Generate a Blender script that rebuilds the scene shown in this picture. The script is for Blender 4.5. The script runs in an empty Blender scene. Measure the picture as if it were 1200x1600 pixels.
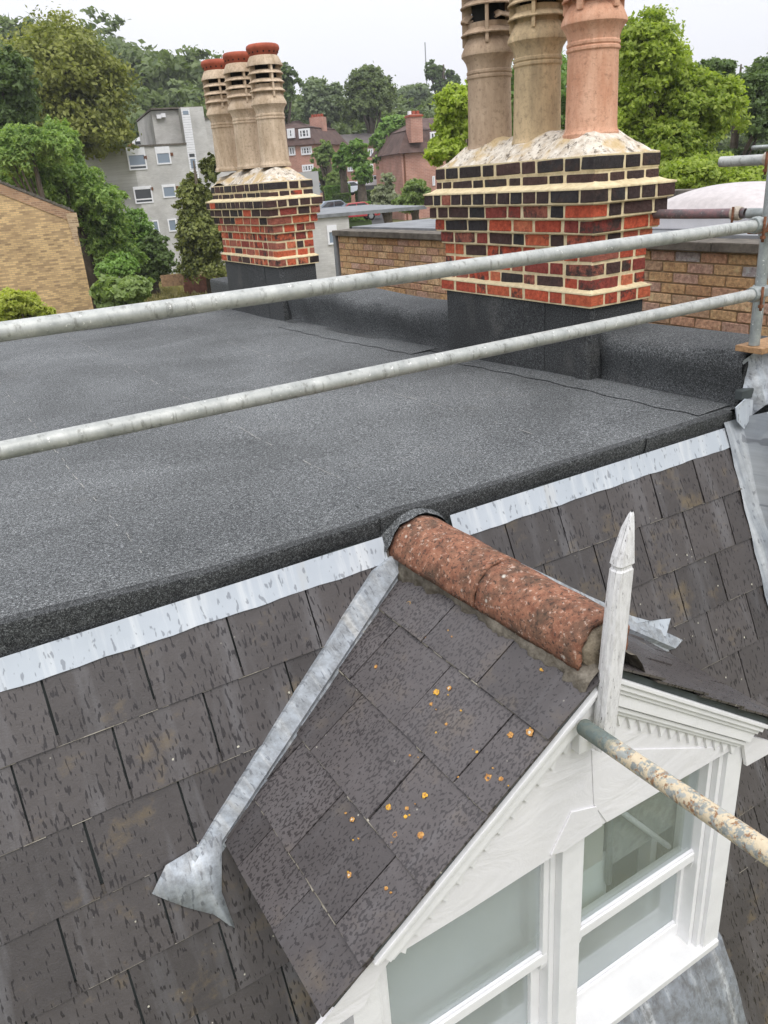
import bpy, bmesh, math, random
import numpy as np
from mathutils import Vector, Matrix
random.seed(7)
sc = bpy.context.scene
COL = sc.collection

# ------------------------------------------------------------------ camera
PITCH, ROLL, HEAD, FPX = 0.4004168706, -0.0734987749, 1.0523884740, 1228.03
CAM = np.array([0.0, 0.0, 1.12])
def cam_axes():
    ch, sh = math.cos(HEAD), math.sin(HEAD)
    fwd = np.array([ch*math.cos(PITCH), sh*math.cos(PITCH), -math.sin(PITCH)])
    right = np.array([sh, -ch, 0.0]); up = np.cross(right, fwd)
    r2 = right*math.cos(ROLL)+up*math.sin(ROLL); u2 = -right*math.sin(ROLL)+up*math.cos(ROLL)
    return r2, u2, fwd
CR, CU, CF = cam_axes()
cam_data = bpy.data.cameras.new('camera'); cam = bpy.data.objects.new('camera', cam_data); COL.objects.link(cam)
M = Matrix(((CR[0], CU[0], -CF[0], CAM[0]), (CR[1], CU[1], -CF[1], CAM[1]), (CR[2], CU[2], -CF[2], CAM[2]), (0, 0, 0, 1)))
cam.matrix_world = M
cam_data.sensor_fit = 'VERTICAL'; cam_data.sensor_height = 36.0; cam_data.lens = 36.0*FPX/1600.0
cam_data.clip_start = 0.05; cam_data.clip_end = 3000
sc.camera = cam

# ------------------------------------------------------------------ light
SUN_EL, SUN_AZ = math.radians(56), math.radians(262)     # soft overcast light from behind and left of the camera
world = bpy.data.worlds.new('World'); sc.world = world; world.use_nodes = True
wn = world.node_tree; wn.nodes.clear()
wo = wn.nodes.new('ShaderNodeOutputWorld'); bg = wn.nodes.new('ShaderNodeBackground')
sky = wn.nodes.new('ShaderNodeTexSky'); sky.sky_type = 'NISHITA'; sky.sun_disc = False
sky.sun_elevation = SUN_EL; sky.sun_rotation = math.radians(90)-SUN_AZ
tc = wn.nodes.new('ShaderNodeTexCoord'); sx = wn.nodes.new('ShaderNodeSeparateXYZ')
wn.links.new(tc.outputs['Generated'], sx.inputs[0])
mr = wn.nodes.new('ShaderNodeMapRange'); mr.inputs['From Min'].default_value = 0; mr.inputs['From Max'].default_value = 1
mr.inputs['To Min'].default_value = 7.9; mr.inputs['To Max'].default_value = 17.0
wn.links.new(sx.outputs['Z'], mr.inputs['Value'])
nz = wn.nodes.new('ShaderNodeTexNoise'); nz.inputs['Scale'].default_value = 2.2; nz.inputs['Detail'].default_value = 4
wn.links.new(tc.outputs['Generated'], nz.inputs['Vector'])
mn = wn.nodes.new('ShaderNodeMapRange'); mn.inputs['To Min'].default_value = 0.95; mn.inputs['To Max'].default_value = 1.05
wn.links.new(nz.outputs['Fac'], mn.inputs['Value'])
mu = wn.nodes.new('ShaderNodeMath'); mu.operation = 'MULTIPLY'
wn.links.new(mr.outputs[0], mu.inputs[0]); wn.links.new(mn.outputs[0], mu.inputs[1])
vm = wn.nodes.new('ShaderNodeVectorMath'); vm.operation = 'SCALE'; vm.inputs[0].default_value = (0.965, 0.972, 1.03)
wn.links.new(mu.outputs[0], vm.inputs['Scale'])
mx = wn.nodes.new('ShaderNodeMix'); mx.data_type = 'RGBA'; mx.inputs['Factor'].default_value = 0.95   # cloud cover over the clear sky
wn.links.new(sky.outputs[0], mx.inputs['A']); wn.links.new(vm.outputs[0], mx.inputs['B'])
wn.links.new(mx.outputs['Result'], bg.inputs['Color']); bg.inputs['Strength'].default_value = 0.1
wn.links.new(bg.outputs[0], wo.inputs[0])
sd = bpy.data.lights.new('sun', 'SUN'); sd.energy = 1.5; sd.angle = math.radians(30); sd.color = (1, 0.97, 0.93)
so = bpy.data.objects.new('sun', sd); COL.objects.link(so)
sdir = Vector((math.cos(SUN_EL)*math.cos(SUN_AZ), math.cos(SUN_EL)*math.sin(SUN_AZ), math.sin(SUN_EL)))
so.rotation_euler = sdir.to_track_quat('Z', 'Y').to_euler(); so.location = (0, 0, 30)
sc.view_settings.view_transform = 'Standard'; sc.view_settings.look = 'None'
sc.view_settings.exposure = 0.22; sc.view_settings.gamma = 1.0; sc.view_settings.use_curve_mapping = False
sc.cycles.max_bounces = 8; sc.cycles.transparent_max_bounces = 12

# ------------------------------------------------------------------ helpers
def tag(o, label=None, cat=None, group=None, kind=None):
    if label: o['label'] = label
    if cat: o['category'] = cat
    if group: o['group'] = group
    if kind: o['kind'] = kind
    return o
def thing(name, label, cat, loc=(0, 0, 0), group=None):
    o = bpy.data.objects.new(name, None); COL.objects.link(o); o.location = loc
    o.empty_display_size = 0.1
    return tag(o, label, cat, group)
def adopt(o, parent):
    if parent is not None:
        o.parent = parent
        L = Vector((0, 0, 0)); p = parent
        while p is not None:
            if p.type == 'EMPTY': L += p.location
            p = p.parent
        # parents that are meshes sit at identity inside their empties
        o.matrix_parent_inverse = Matrix.Translation(-L) if parent.type == 'EMPTY' else Matrix.Identity(4)
    return o
class MB:
    def __init__(s): s.v = []; s.f = []
    def add(s, vs, fs):
        b = len(s.v); s.v += [tuple(map(float, q)) for q in vs]; s.f += [tuple(i+b for i in f) for f in fs]; return s
    def hexa(s, p):      # 8 points: bottom ring 0-3 (ccw seen from top), top ring 4-7
        return s.add(p, [(3, 2, 1, 0), (4, 5, 6, 7), (0, 1, 5, 4), (1, 2, 6, 5), (2, 3, 7, 6), (3, 0, 4, 7)])
    def box(s, a, b):
        x0, y0, z0 = a; x1, y1, z1 = b
        return s.hexa([(x0, y0, z0), (x1, y0, z0), (x1, y1, z0), (x0, y1, z0), (x0, y0, z1), (x1, y0, z1), (x1, y1, z1), (x0, y1, z1)])
    def extr(s, poly, vec):   # planar polygon extruded by vec
        n = len(poly); P = [Vector(q) for q in poly]; V = Vector(vec)
        nrm = Vector((0, 0, 0))
        for i in range(n): nrm += P[i].cross(P[(i+1) % n])
        if nrm.dot(V) < 0: P.reverse()
        vs = P+[q+V for q in P]
        fs = [tuple(range(n-1, -1, -1)), tuple(range(n, 2*n))]+[(i, (i+1) % n, n+(i+1) % n, n+i) for i in range(n)]
        return s.add(vs, fs)
    def tube(s, pts, r, n=16, cap=True, rs=None):
        P = [Vector(q) for q in pts]; rings = []
        for i, q in enumerate(P):
            d = (P[min(i+1, len(P)-1)]-P[max(i-1, 0)]).normalized()
            ref = Vector((0, 0, 1)) if abs(d.z) < 0.9 else Vector((1, 0, 0))
            a = d.cross(ref).normalized(); b = d.cross(a)
            rr = rs[i] if rs else r
            rings.append([q+a*math.cos(2*math.pi*k/n)*rr+b*math.sin(2*math.pi*k/n)*rr for k in range(n)])
        vs = [q for rg in rings for q in rg]; fs = []
        for i in range(len(P)-1):
            for k in range(n):
                k2 = (k+1) % n; fs.append((i*n+k, (i+1)*n+k, (i+1)*n+k2, i*n+k2))
        if cap: fs += [tuple(range(n)), tuple(reversed(range((len(P)-1)*n, len(P)*n)))]
        return s.add(vs, fs)
    def lathe(s, prof, c=(0, 0, 0), n=40, wob=0.0, seed=0):
        rg = random.Random(seed); vs = []; fs = []; m = len(prof)
        ph = [rg.uniform(0, 6.28) for _ in range(3)]
        for r, z in prof:
            for k in range(n):
                a = 2*math.pi*k/n; w = 1+wob*(math.sin(2*a+ph[0])+.6*math.sin(3*a+ph[1]+z*9)+.5*math.sin(z*23+ph[2]))
                vs.append((c[0]+r*w*math.cos(a), c[1]+r*w*math.sin(a), c[2]+z))
        for i in range(m-1):
            for k in range(n):
                k2 = (k+1) % n; fs.append((i*n+k, i*n+k2, (i+1)*n+k2, (i+1)*n+k))
        return s.add(vs, fs)
    def grid(s, P):     # P[i][j] points
        n = len(P); m = len(P[0]); vs = [q for row in P for q in row]
        return s.add(vs, [(i*m+j, (i+1)*m+j, (i+1)*m+j+1, i*m+j+1) for i in range(n-1) for j in range(m-1)])
    def build(s, name, mat, parent=None, smooth=False, uv=None, bev=0, auto=None):
        me = bpy.data.meshes.new(name); me.from_pydata(s.v, [], s.f); me.validate(); me.update()
        if bev:
            bm = bmesh.new(); bm.from_mesh(me); bmesh.ops.remove_doubles(bm, verts=bm.verts, dist=1e-6)
            ed = [e for e in bm.edges if len(e.link_faces) == 2 and e.calc_face_angle(0) > 0.6]
            bmesh.ops.bevel(bm, geom=ed, offset=bev, segments=2, profile=0.6, affect='EDGES', clamp_overlap=True)
            bm.to_mesh(me); bm.free()
        if uv:
            l = me.uv_layers.new(name='uv')
            for lp in me.loops: l.data[lp.index].uv = uv(me.vertices[lp.vertex_index].co)
        if mat: me.materials.append(mat)
        if smooth: me.shade_smooth()
        if auto:
            me.shade_smooth()
            bm = bmesh.new(); bm.from_mesh(me)
            for e in bm.edges:
                if len(e.link_faces) == 2 and e.calc_face_angle(0) > auto: e.smooth = False
            bm.to_mesh(me); bm.free()
        o = bpy.data.objects.new(name, me); COL.objects.link(o)
        return adopt(o, parent)
def copy_tree(o, dv, parent=None):
    c = o.copy(); COL.objects.link(c)
    if parent is None: c.location = o.location+Vector(dv)
    else: c.parent = parent
    for ch in list(o.children): copy_tree(ch, dv, c)
    return c

# pixel of the photograph -> point of the place at a known distance or on a known plane
def ray(x, y): return CR*((x-600)/FPX)-CU*((y-800)/FPX)+CF
def at(x, y, D):
    d = ray(x, y); h = d[0]*math.cos(HEAD)+d[1]*math.sin(HEAD); return CAM+d*(D/h)
def on(x, y, p0, n):
    d = ray(x, y); n = np.array(n, float); return CAM+d*(np.dot(np.array(p0, float)-CAM, n)/np.dot(d, n))

# ------------------------------------------------------------------ materials
class NT:
    def __init__(s, name):
        s.m = bpy.data.materials.new(name); s.m.use_nodes = True; s.t = s.m.node_tree; s.t.nodes.clear()
        s.out = s.n('ShaderNodeOutputMaterial'); s.b = s.n('ShaderNodeBsdfPrincipled'); s.l(s.b.outputs[0], s.out.inputs[0])
    def n(s, t, **k):
        q = s.t.nodes.new(t)
        for a, v in k.items(): setattr(q, a, v)
        return q
    def l(s, a, b): s.t.links.new(a, b)
    def set(s, sock, v):
        if isinstance(v, (int, float)): sock.default_value = v
        elif isinstance(v, tuple): sock.default_value = v if len(v) == len(sock.default_value) else (*v, 1)
        else: s.l(v, sock)
    def coord(s, which='Object', scale=(1, 1, 1), rot=(0, 0, 0), rnd=False):
        tcn = s.n('ShaderNodeTexCoord'); mp = s.n('ShaderNodeMapping'); mp.inputs['Scale'].default_value = scale; mp.inputs['Rotation'].default_value = rot
        s.l(tcn.outputs[which], mp.inputs[0])
        if rnd:
            oi = s.n('ShaderNodeObjectInfo'); ml = s.n('ShaderNodeVectorMath', operation='SCALE'); ml.inputs[0].default_value = (37, 53, 71)
            s.l(oi.outputs['Random'], ml.inputs['Scale']); s.l(ml.outputs[0], mp.inputs['Location'])
        return mp.outputs[0]
    def geo(s, scale=(1, 1, 1)):
        g = s.n('ShaderNodeNewGeometry'); mp = s.n('ShaderNodeMapping'); mp.inputs['Scale'].default_value = scale
        s.l(g.outputs['Position'], mp.inputs[0]); return mp.outputs[0]
    def noise(s, vec, scale, detail=4, rough=0.55, dist=0):
        q = s.n('ShaderNodeTexNoise'); q.inputs['Scale'].default_value = scale; q.inputs['Detail'].default_value = detail
        q.inputs['Roughness'].default_value = rough; q.inputs['Distortion'].default_value = dist; s.l(vec, q.inputs['Vector']); return q.outputs['Fac']
    def ramp(s, f, stops):
        r = s.n('ShaderNodeValToRGB'); e = r.color_ramp.elements
        while len(e) < len(stops): e.new(0.5)
        for i, (p, c) in enumerate(stops):
            e[i].position = p; e[i].color = (*c, 1) if isinstance(c, tuple) else (c, c, c, 1)
        s.l(f, r.inputs[0]); return r.outputs[0]
    def mix(s, f, a, b, mode='MIX'):
        q = s.n('ShaderNodeMix', data_type='RGBA', blend_type=mode); s.set(q.inputs['Factor'], f); s.set(q.inputs['A'], a); s.set(q.inputs['B'], b); return q.outputs['Result']
    def math(s, op, a, b=0.0):
        q = s.n('ShaderNodeMath', operation=op); s.set(q.inputs[0], a); s.set(q.inputs[1], b); return q.outputs[0]
    def bump(s, h, dist=0.01, strength=1.0, prev=None):
        q = s.n('ShaderNodeBump'); q.inputs['Distance'].default_value = dist; q.inputs['Strength'].default_value = strength
        s.l(h, q.inputs['Height'])
        if prev is not None: s.l(prev, q.inputs['Normal'])
        s.l(q.outputs[0], s.b.inputs['Normal']); return q.outputs[0]
    def fin(s, col=None, rough=None, metal=None, spec=None):
        if col is not None: s.set(s.b.inputs['Base Color'], col)
        if rough is not None: s.set(s.b.inputs['Roughness'], rough)
        if metal is not None: s.set(s.b.inputs['Metallic'], metal)
        if spec is not None: s.set(s.b.inputs['Specular IOR Level'], spec)
        return s.m

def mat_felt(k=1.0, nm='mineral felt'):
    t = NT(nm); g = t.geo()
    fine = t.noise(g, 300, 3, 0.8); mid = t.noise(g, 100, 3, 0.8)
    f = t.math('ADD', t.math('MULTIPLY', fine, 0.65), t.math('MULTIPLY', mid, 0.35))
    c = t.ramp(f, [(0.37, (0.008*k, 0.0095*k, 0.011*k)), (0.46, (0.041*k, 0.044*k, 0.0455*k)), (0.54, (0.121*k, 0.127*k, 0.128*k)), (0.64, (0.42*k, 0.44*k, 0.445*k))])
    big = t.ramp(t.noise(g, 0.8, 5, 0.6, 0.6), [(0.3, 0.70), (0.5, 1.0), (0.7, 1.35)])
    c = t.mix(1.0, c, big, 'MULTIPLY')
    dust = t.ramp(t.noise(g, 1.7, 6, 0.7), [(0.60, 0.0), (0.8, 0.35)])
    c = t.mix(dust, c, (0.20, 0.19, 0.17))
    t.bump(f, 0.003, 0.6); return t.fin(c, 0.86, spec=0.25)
def mat_slate(name, base, spot, rust, aniso, rnd_amt=0.25, nscale=46, thr=0.60, wash=0.32):
    t = NT(name); uv = t.coord('UV'); oi = t.n('ShaderNodeObjectInfo')
    var = t.math('ADD', t.math('MULTIPLY', oi.outputs['Random'], rnd_amt), 1-rnd_amt/2)
    c = t.mix(t.ramp(t.noise(uv, 9, 5, 0.65), [(0.3, 0.0), (0.7, 1.0)]), base, tuple(q*1.35 for q in base))
    c = t.mix(t.ramp(t.noise(uv, 420, 2, 0.7), [(0.35, 0.0), (0.65, 0.35)]), c, tuple(q*0.45 for q in base))
    vn = t.n('ShaderNodeCombineColor'); [t.l(var, vn.inputs[i]) for i in range(3)]
    c = t.mix(1.0, c, vn.outputs[0], 'MULTIPLY')
    # pale lime wash running down the slope
    st = t.coord('UV', (9, 0.9, 1)); w = t.ramp(t.noise(st, 1.0, 5, 0.6, 0.3), [(0.52, 0.0), (0.72, wash)])
    c = t.mix(w, c, (0.22, 0.22, 0.23))
    # brown-ochre algae stains
    al = t.ramp(t.noise(uv, 4.5, 6, 0.7), [(0.56, 0.0), (0.75, rust)])
    c = t.mix(al, c, (0.17, 0.125, 0.06))
    # pale lichen specks
    sp = t.n('ShaderNodeTexVoronoi'); sp.inputs['Scale'].default_value = 26; t.l(uv, sp.inputs['Vector'])
    msk = t.math('MULTIPLY', t.ramp(sp.outputs['Distance'], [(0.045, 1.0), (0.085, 0.0)]), t.ramp(t.noise(uv, 2.6, 3), [(0.56, 0.0), (0.62, 1.0)]))
    c = t.mix(msk, c, (0.45, 0.43, 0.36))
    # raindrop marks: dark wet dashes
    u2 = t.coord('UV', aniso); d = t.noise(u2, nscale, 1, 0.5, 0.1); d2 = t.noise(t.coord('UV', (1, 1, 1)), 6, 3)
    dd = t.math('ADD', t.math('ADD', d, t.math('MULTIPLY', t.math('SUBTRACT', oi.outputs['Random'], 0.5), 0.05)), t.math('MULTIPLY', t.math('SUBTRACT', d2, 0.5), 0.30))
    wet = t.ramp(dd, [(thr, 0.0), (thr+0.035, 1.0)])
    c = t.mix(t.math('MULTIPLY', wet, spot), c, (0.012, 0.010, 0.011))
    t.bump(t.math('ADD', t.noise(uv, 150, 4, 0.7), t.math('MULTIPLY', t.noise(uv, 22, 4, 0.6), 2.0)), 0.0012, 0.8)
    return t.fin(c, t.ramp(wet, [(0.0, 0.40), (1.0, 0.26)]), spec=0.5)
def mat_lead(name='lead sheet', dark=0.0, k=1.0):
    t = NT(name); uv = t.coord('UV')
    c = t.mix(t.noise(uv, 3, 4, 0.6), tuple(k*q for q in (0.30, 0.335, 0.37)), tuple(k*q for q in (0.42, 0.45, 0.48)))
    s1 = t.coord('UV', (16, 1.2, 1)); c = t.mix(t.ramp(t.noise(s1, 1, 5, 0.65), [(0.50, 0.0), (0.70, 0.75)]), c, (0.70, 0.72, 0.72))
    rust = t.ramp(t.noise(t.coord('UV', (7, 1.5, 1)), 1.3, 3), [(0.62, 0.0), (0.78, 0.35)]); c = t.mix(rust, c, (0.5, 0.42, 0.28))
    d = t.ramp(t.noise(t.coord('UV', (1, 0.4, 1)), 62, 2, 0.5, .2), [(0.61, 0.0), (0.65, 0.55)]); c = t.mix(d, c, (0.11, 0.12, 0.14))
    if dark: c = t.mix(t.ramp(t.noise(uv, 18, 6, 0.75), [(0.40, 0.0), (0.62, dark)]), c, (0.10, 0.095, 0.085))
    t.bump(t.noise(uv, 9, 3, 0.5), 0.006, 0.4); return t.fin(c, 0.50, 0.25, 0.5)
def mat_galv(name='galvanised steel', base=(0.33, 0.345, 0.33), light=(0.55, 0.56, 0.53)):
    t = NT(name); o = t.geo()
    c = t.mix(t.ramp(t.noise(o, 14, 6, 0.7), [(0.35, 0.0), (0.7, 1.0)]), base, light)
    s = t.geo((55, 55, 9)); c = t.mix(t.ramp(t.noise(s, 1.0, 4, 0.7), [(0.55, 0.0), (0.66, 0.6)]), c, (0.15, 0.15, 0.13))
    g = t.n('ShaderNodeNewGeometry'); c = t.mix(t.ramp(t.noise(o, 70, 3, 0.6), [(0.66, 0.0), (0.70, 0.85)]), c, (0.75, 0.75, 0.72))
    t.bump(t.noise(o, 60, 5, 0.7), 0.002, 0.5); return t.fin(c, 0.5, 0.3, 0.5)
def mat_redtube():
    t = NT('red oxide painted steel'); o = t.geo()
    c = t.mix(t.ramp(t.noise(o, 12, 5, 0.7), [(0.42, 0.0), (0.58, 1.0)]), (0.26, 0.15, 0.155), (0.13, 0.12, 0.125))
    c = t.mix(t.ramp(t.noise(o, 60, 4, 0.7), [(0.60, 0.0), (0.66, 0.6)]), c, (0.4, 0.37, 0.36)); return t.fin(c, 0.55, 0.1)
def mat_rusttube():
    t = NT('flaking cream paint on rusted steel'); o = t.geo()
    c = t.mix(t.ramp(t.noise(o, 44, 5, 0.7), [(0.44, 0.0), (0.50, 1.0)]), (0.24, 0.26, 0.245), (0.58, 0.49, 0.34))
    c = t.mix(t.ramp(t.noise(t.geo((1, 1, 1)), 48, 5, 0.7), [(0.56, 0.0), (0.61, 1.0)]), c, (0.27, 0.15, 0.075))
    c = t.mix(t.ramp(t.noise(o, 34, 3, 0.6), [(0.56, 0.0), (0.60, 0.9)]), c, (0.34, 0.36, 0.34))
    gy = t.n('ShaderNodeSeparateXYZ'); g = t.n('ShaderNodeNewGeometry'); t.l(g.outputs['Position'], gy.inputs[0])
    e = t.math('SUBTRACT', t.math('ADD', gy.outputs['Y'], t.math('MULTIPLY', t.noise(o, 30, 3), 0.12)), 0.63)
    c = t.mix(t.ramp(e, [(0.55, 0.0), (0.60, 0.9)]), c, (0.10, 0.135, 0.125))
    t.bump(t.noise(o, 48, 5, 0.7), 0.003, 0.9); return t.fin(c, 0.7, 0.0)
def mat_terracotta_ridge():
    t = NT('weathered red clay ridge'); o = t.geo()
    c = t.mix(t.ramp(t.noise(o, 30, 6, 0.75), [(0.35, 0.0), (0.65, 1.0)]), (0.20, 0.082, 0.052), (0.43, 0.215, 0.135))
    c = t.mix(t.ramp(t.noise(o, 9, 6, 0.75), [(0.44, 0.0), (0.62, 0.8)]), c, (0.10, 0.075, 0.055))
    c = t.mix(t.ramp(t.noise(o, 85, 3, 0.7), [(0.54, 0.0), (0.62, 0.8)]), c, (0.055, 0.042, 0.036))
    c = t.mix(t.ramp(t.noise(o, 60, 4, 0.7), [(0.60, 0.0), (0.65, 0.7)]), c, (0.58, 0.46, 0.38))
    v = t.n('ShaderNodeTexVoronoi'); v.inputs['Scale'].default_value = 22; t.l(o, v.inputs['Vector'])
    c = t.mix(t.math('MULTIPLY', t.ramp(v.outputs['Distance'], [(0.10, 1.0), (0.2, 0.0)]), t.ramp(t.noise(o, 7, 2), [(0.55, 0.0), (0.62, 1.0)])), c, (0.62, 0.58, 0.5))
    t.bump(t.noise(o, 110, 5, 0.8), 0.005, 1.0); return t.fin(c, 0.95, spec=0.2)
def mat_paint():
    t = NT('white gloss paint'); o = t.geo()
    c = t.mix(t.ramp(t.noise(o, 7, 4, 0.6), [(0.4, 0.0), (0.75, 0.6)]), (0.80, 0.80, 0.80), (0.70, 0.70, 0.705))
    c = t.mix(t.ramp(t.noise(o, 55, 5, 0.8), [(0.70, 0.0), (0.76, 0.5)]), c, (0.45, 0.44, 0.42))
    t.bump(t.noise(o, 16, 4, 0.6, 0.4), 0.008, 0.35); return t.fin(c, 0.42)
def mat_oldpaint():
    t = NT('cracked white paint on timber'); o = t.geo((1, 1, 0.22))
    c = t.mix(t.ramp(t.noise(o, 80, 5, 0.75), [(0.45, 0.0), (0.68, 0.9)]), (0.76, 0.755, 0.75), (0.50, 0.49, 0.48))
    c = t.mix(t.ramp(t.noise(o, 130, 4, 0.7), [(0.625, 0.0), (0.67, 1.0)]), c, (0.10, 0.09, 0.085))
    t.bump(t.noise(o, 90, 6, 0.75), 0.004, 1.0); return t.fin(c, 0.65)
def mat_simple(name, col, rough=0.7, metal=0.0, nscale=12, amt=0.25, bump=0.0, bs=60, coord='geo', spec=0.4):
    t = NT(name); o = t.geo(); c = t.mix(t.ramp(t.noise(o, nscale, 5, 0.65), [(0.3, 0.0), (0.7, 1.0)]), tuple(q*(1-amt) for q in col), tuple(min(1, q*(1+amt)) for q in col))
    if bump: t.bump(t.noise(o, bs, 5, 0.7), bump, 0.8)
    return t.fin(c, rough, metal, spec)
def mat_brick():
    t = NT('fired clay brick'); oi = t.n('ShaderNodeObjectInfo'); o = t.geo()
    base = oi.outputs['Color']
    c = t.mix(t.ramp(t.noise(o, 34, 5, 0.75), [(0.3, 0.0), (0.7, 1.0)]), t.mix(1.0, base, (0.50, 0.45, 0.48), 'MULTIPLY'), t.mix(1.0, base, (1.30, 1.35, 1.35), 'MULTIPLY'))
    c = t.mix(t.ramp(t.noise(o, 21, 5, 0.7), [(0.55, 0.0), (0.70, 0.5)]), c, t.mix(1.0, base, (1.1, 1.5, 1.5), 'MULTIPLY'))
    s = t.math('ADD', t.noise(o, 13, 6, 0.75), t.math('MULTIPLY', t.math('SUBTRACT', oi.outputs['Alpha'], 0.5), 0.75))
    c = t.mix(t.ramp(s, [(0.57, 0.0), (0.70, 1.0)]), c, t.mix(t.noise(o, 55, 4), (0.020, 0.013, 0.012), (0.10, 0.065, 0.055)))
    # thin cream smears left by the repointing
    c = t.mix(t.ramp(t.noise(o, 52, 6, 0.8), [(0.64, 0.0), (0.72, 0.45)]), c, (0.50, 0.42, 0.29))
    t.bump(t.math('ADD', t.noise(o, 60, 6, 0.75), t.noise(o, 20, 3)), 0.012, 1.0); return t.fin(c, 0.88, spec=0.3)
def mat_mortar(name, a, b, bm=0.004):
    t = NT(name); o = t.geo(); c = t.mix(t.ramp(t.noise(o, 25, 6, 0.7), [(0.35, 0.0), (0.7, 1.0)]), a, b)
    t.bump(t.noise(o, 45, 6, 0.75), bm, 1.0); return t.fin(c, 0.95, spec=0.15)
def mat_flaunch():
    t = NT('lichened mortar flaunching'); o = t.geo()
    c = t.mix(t.ramp(t.noise(o, 20, 6, 0.7), [(0.35, 0.0), (0.65, 1.0)]), (0.46, 0.39, 0.30), (0.74, 0.69, 0.60))
    c = t.mix(t.ramp(t.noise(t.geo((1, 1, 0.45)), 26, 6, 0.8), [(0.53, 0.0), (0.60, 0.85)]), c, (0.095, 0.078, 0.06))
    c = t.mix(t.ramp(t.noise(o, 6, 4, 0.6), [(0.50, 0.0), (0.62, 0.8)]), c, (0.52, 0.38, 0.19))
    t.bump(t.noise(o, 40, 5, 0.7), 0.006, 0.8); return t.fin(c, 0.95, spec=0.15)
def mat_pot(name, a, b, soot=0.8):
    t = NT(name); o = t.geo(); st = t.geo((1, 1, 0.22))
    c = t.mix(t.ramp(t.noise(st, 10, 6, 0.7), [(0.35, 0.0), (0.68, 1.0)]), a, b)
    c = t.mix(t.ramp(t.noise(o, 45, 5, 0.75), [(0.52, 0.0), (0.68, 0.55)]), c, tuple(q*0.5 for q in a))
    # soot climbs above the neck ring
    sp = t.n('ShaderNodeSeparateXYZ'); tcn = t.n('ShaderNodeTexCoord'); t.l(tcn.outputs['Object'], sp.inputs[0])
    h = t.math('ADD', sp.outputs['Z'], t.math('MULTIPLY', t.noise(o, 13, 5, 0.7), 0.7))
    c = t.mix(t.ramp(t.math('SUBTRACT', h, 2.04), [(0.0, 0.0), (0.16, soot)]), c, (0.035, 0.027, 0.023))
    t.bump(t.noise(o, 55, 6, 0.75), 0.006, 0.8); return t.fin(c, 0.9, spec=0.2)
def mat_foliage(name, a, b, tr=0.35):
    t = NT(name); g = t.n('ShaderNodeNewGeometry'); o = t.geo()
    c = t.mix(g.outputs['Random Per Island'], a, b)
    c = t.mix(t.ramp(t.noise(o, 0.35, 3), [(0.35, 0.0), (0.7, 0.7)]), c, tuple(q*1.35 for q in b))
    t.fin(c, 0.55, spec=0.35)
    tl = t.n('ShaderNodeBsdfTranslucent'); t.l(t.mix(1.0, c, (1.25, 1.35, 0.6), 'MULTIPLY'), tl.inputs[0])
    ms = t.n('ShaderNodeMixShader'); ms.inputs[0].default_value = tr; t.l(t.b.outputs[0], ms.inputs[1]); t.l(tl.outputs[0], ms.inputs[2]); t.l(ms.outputs[0], t.out.inputs[0])
    return t.m
def mat_brickwall(name, c1, c2, mort, w, h, coordscale=1, m=0.012, stain=(0.1, 0.06, 0.04), bias=-0.35):
    t = NT(name); uv = t.coord('UV'); b = t.n('ShaderNodeTexBrick'); b.inputs['Scale'].default_value = 1.0
    b.inputs['Brick Width'].default_value = w; b.inputs['Row Height'].default_value = h; b.inputs['Mortar Size'].default_value = m
    b.inputs['Color1'].default_value = (*c1, 1); b.inputs['Color2'].default_value = (*c2, 1); b.inputs['Mortar'].default_value = (*mort, 1); b.inputs['Bias'].default_value = bias
    t.l(uv, b.inputs['Vector'])
    c = t.mix(t.ramp(t.noise(uv, 1.0, 6, 0.7), [(0.4, 0.0), (0.72, 0.45)]), b.outputs['Color'], stain)
    c = t.mix(0.5, c, t.mix(t.noise(uv, 0.7, 3), (0.35, 0.35, 0.35), (1.7, 1.7, 1.7)), 'OVERLAY')
    t.bump(b.outputs['Fac'], 0.01, -0.6); return t.fin(c, 0.9, spec=0.2)

FELT = mat_felt(1.18); FELT_K = mat_felt(0.62, 'shade-toned kerb felt'); FELT_U = mat_felt(0.78, 'shade-toned upstand felt'); FELT_D = mat_felt(0.52, 'shade-toned mineral felt')  # kerb, upstand, flashing: darker copies, shade of upright faces put into the colour
SLATE = mat_slate('fibre slate', (0.063, 0.056, 0.054), 0.75, 0.8, (1.0, 0.25, 1), 0.45, 105, 0.605, 0.38)
SLATE_D = mat_slate('old dormer slate', (0.080, 0.071, 0.070), 0.60, 0.30, (1.0, 0.55, 1), 0.45, 125, 0.55, 0.2)
LEAD = mat_lead(k=1.3); LEAD_D = mat_lead('dirty lead sheet', 0.55, 1.15)
LEAD_B = mat_lead('blue grey lead sheet', 0.25, 0.85)
GALV = mat_galv(); GALV_D = mat_galv('dull galvanised steel', (0.24, 0.265, 0.26), (0.40, 0.43, 0.42)); REDT = mat_redtube(); RUSTT = mat_rusttube()
RIDGE = mat_terracotta_ridge(); PAINT = mat_paint(); OLDPAINT = mat_oldpaint()
JDUST = mat_mortar('pale joint crumbs', (0.20, 0.18, 0.14), (0.42, 0.39, 0.33), 0.003); BRICK = mat_brick(); MORTAR = mat_mortar('cream repointing mortar', (0.58, 0.47, 0.28), (0.82, 0.70, 0.46))
BEDMORT = mat_mortar('grey bedding mortar', (0.10, 0.085, 0.065), (0.30, 0.27, 0.22), 0.012)
YMORT = mat_mortar('sandy mortar', (0.34, 0.25, 0.15), (0.46, 0.35, 0.22))
FLAUNCH = mat_flaunch(); CLEANFL = mat_mortar('fresh sand and cement', (0.56, 0.42, 0.24), (0.72, 0.58, 0.37), 0.006)
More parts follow.
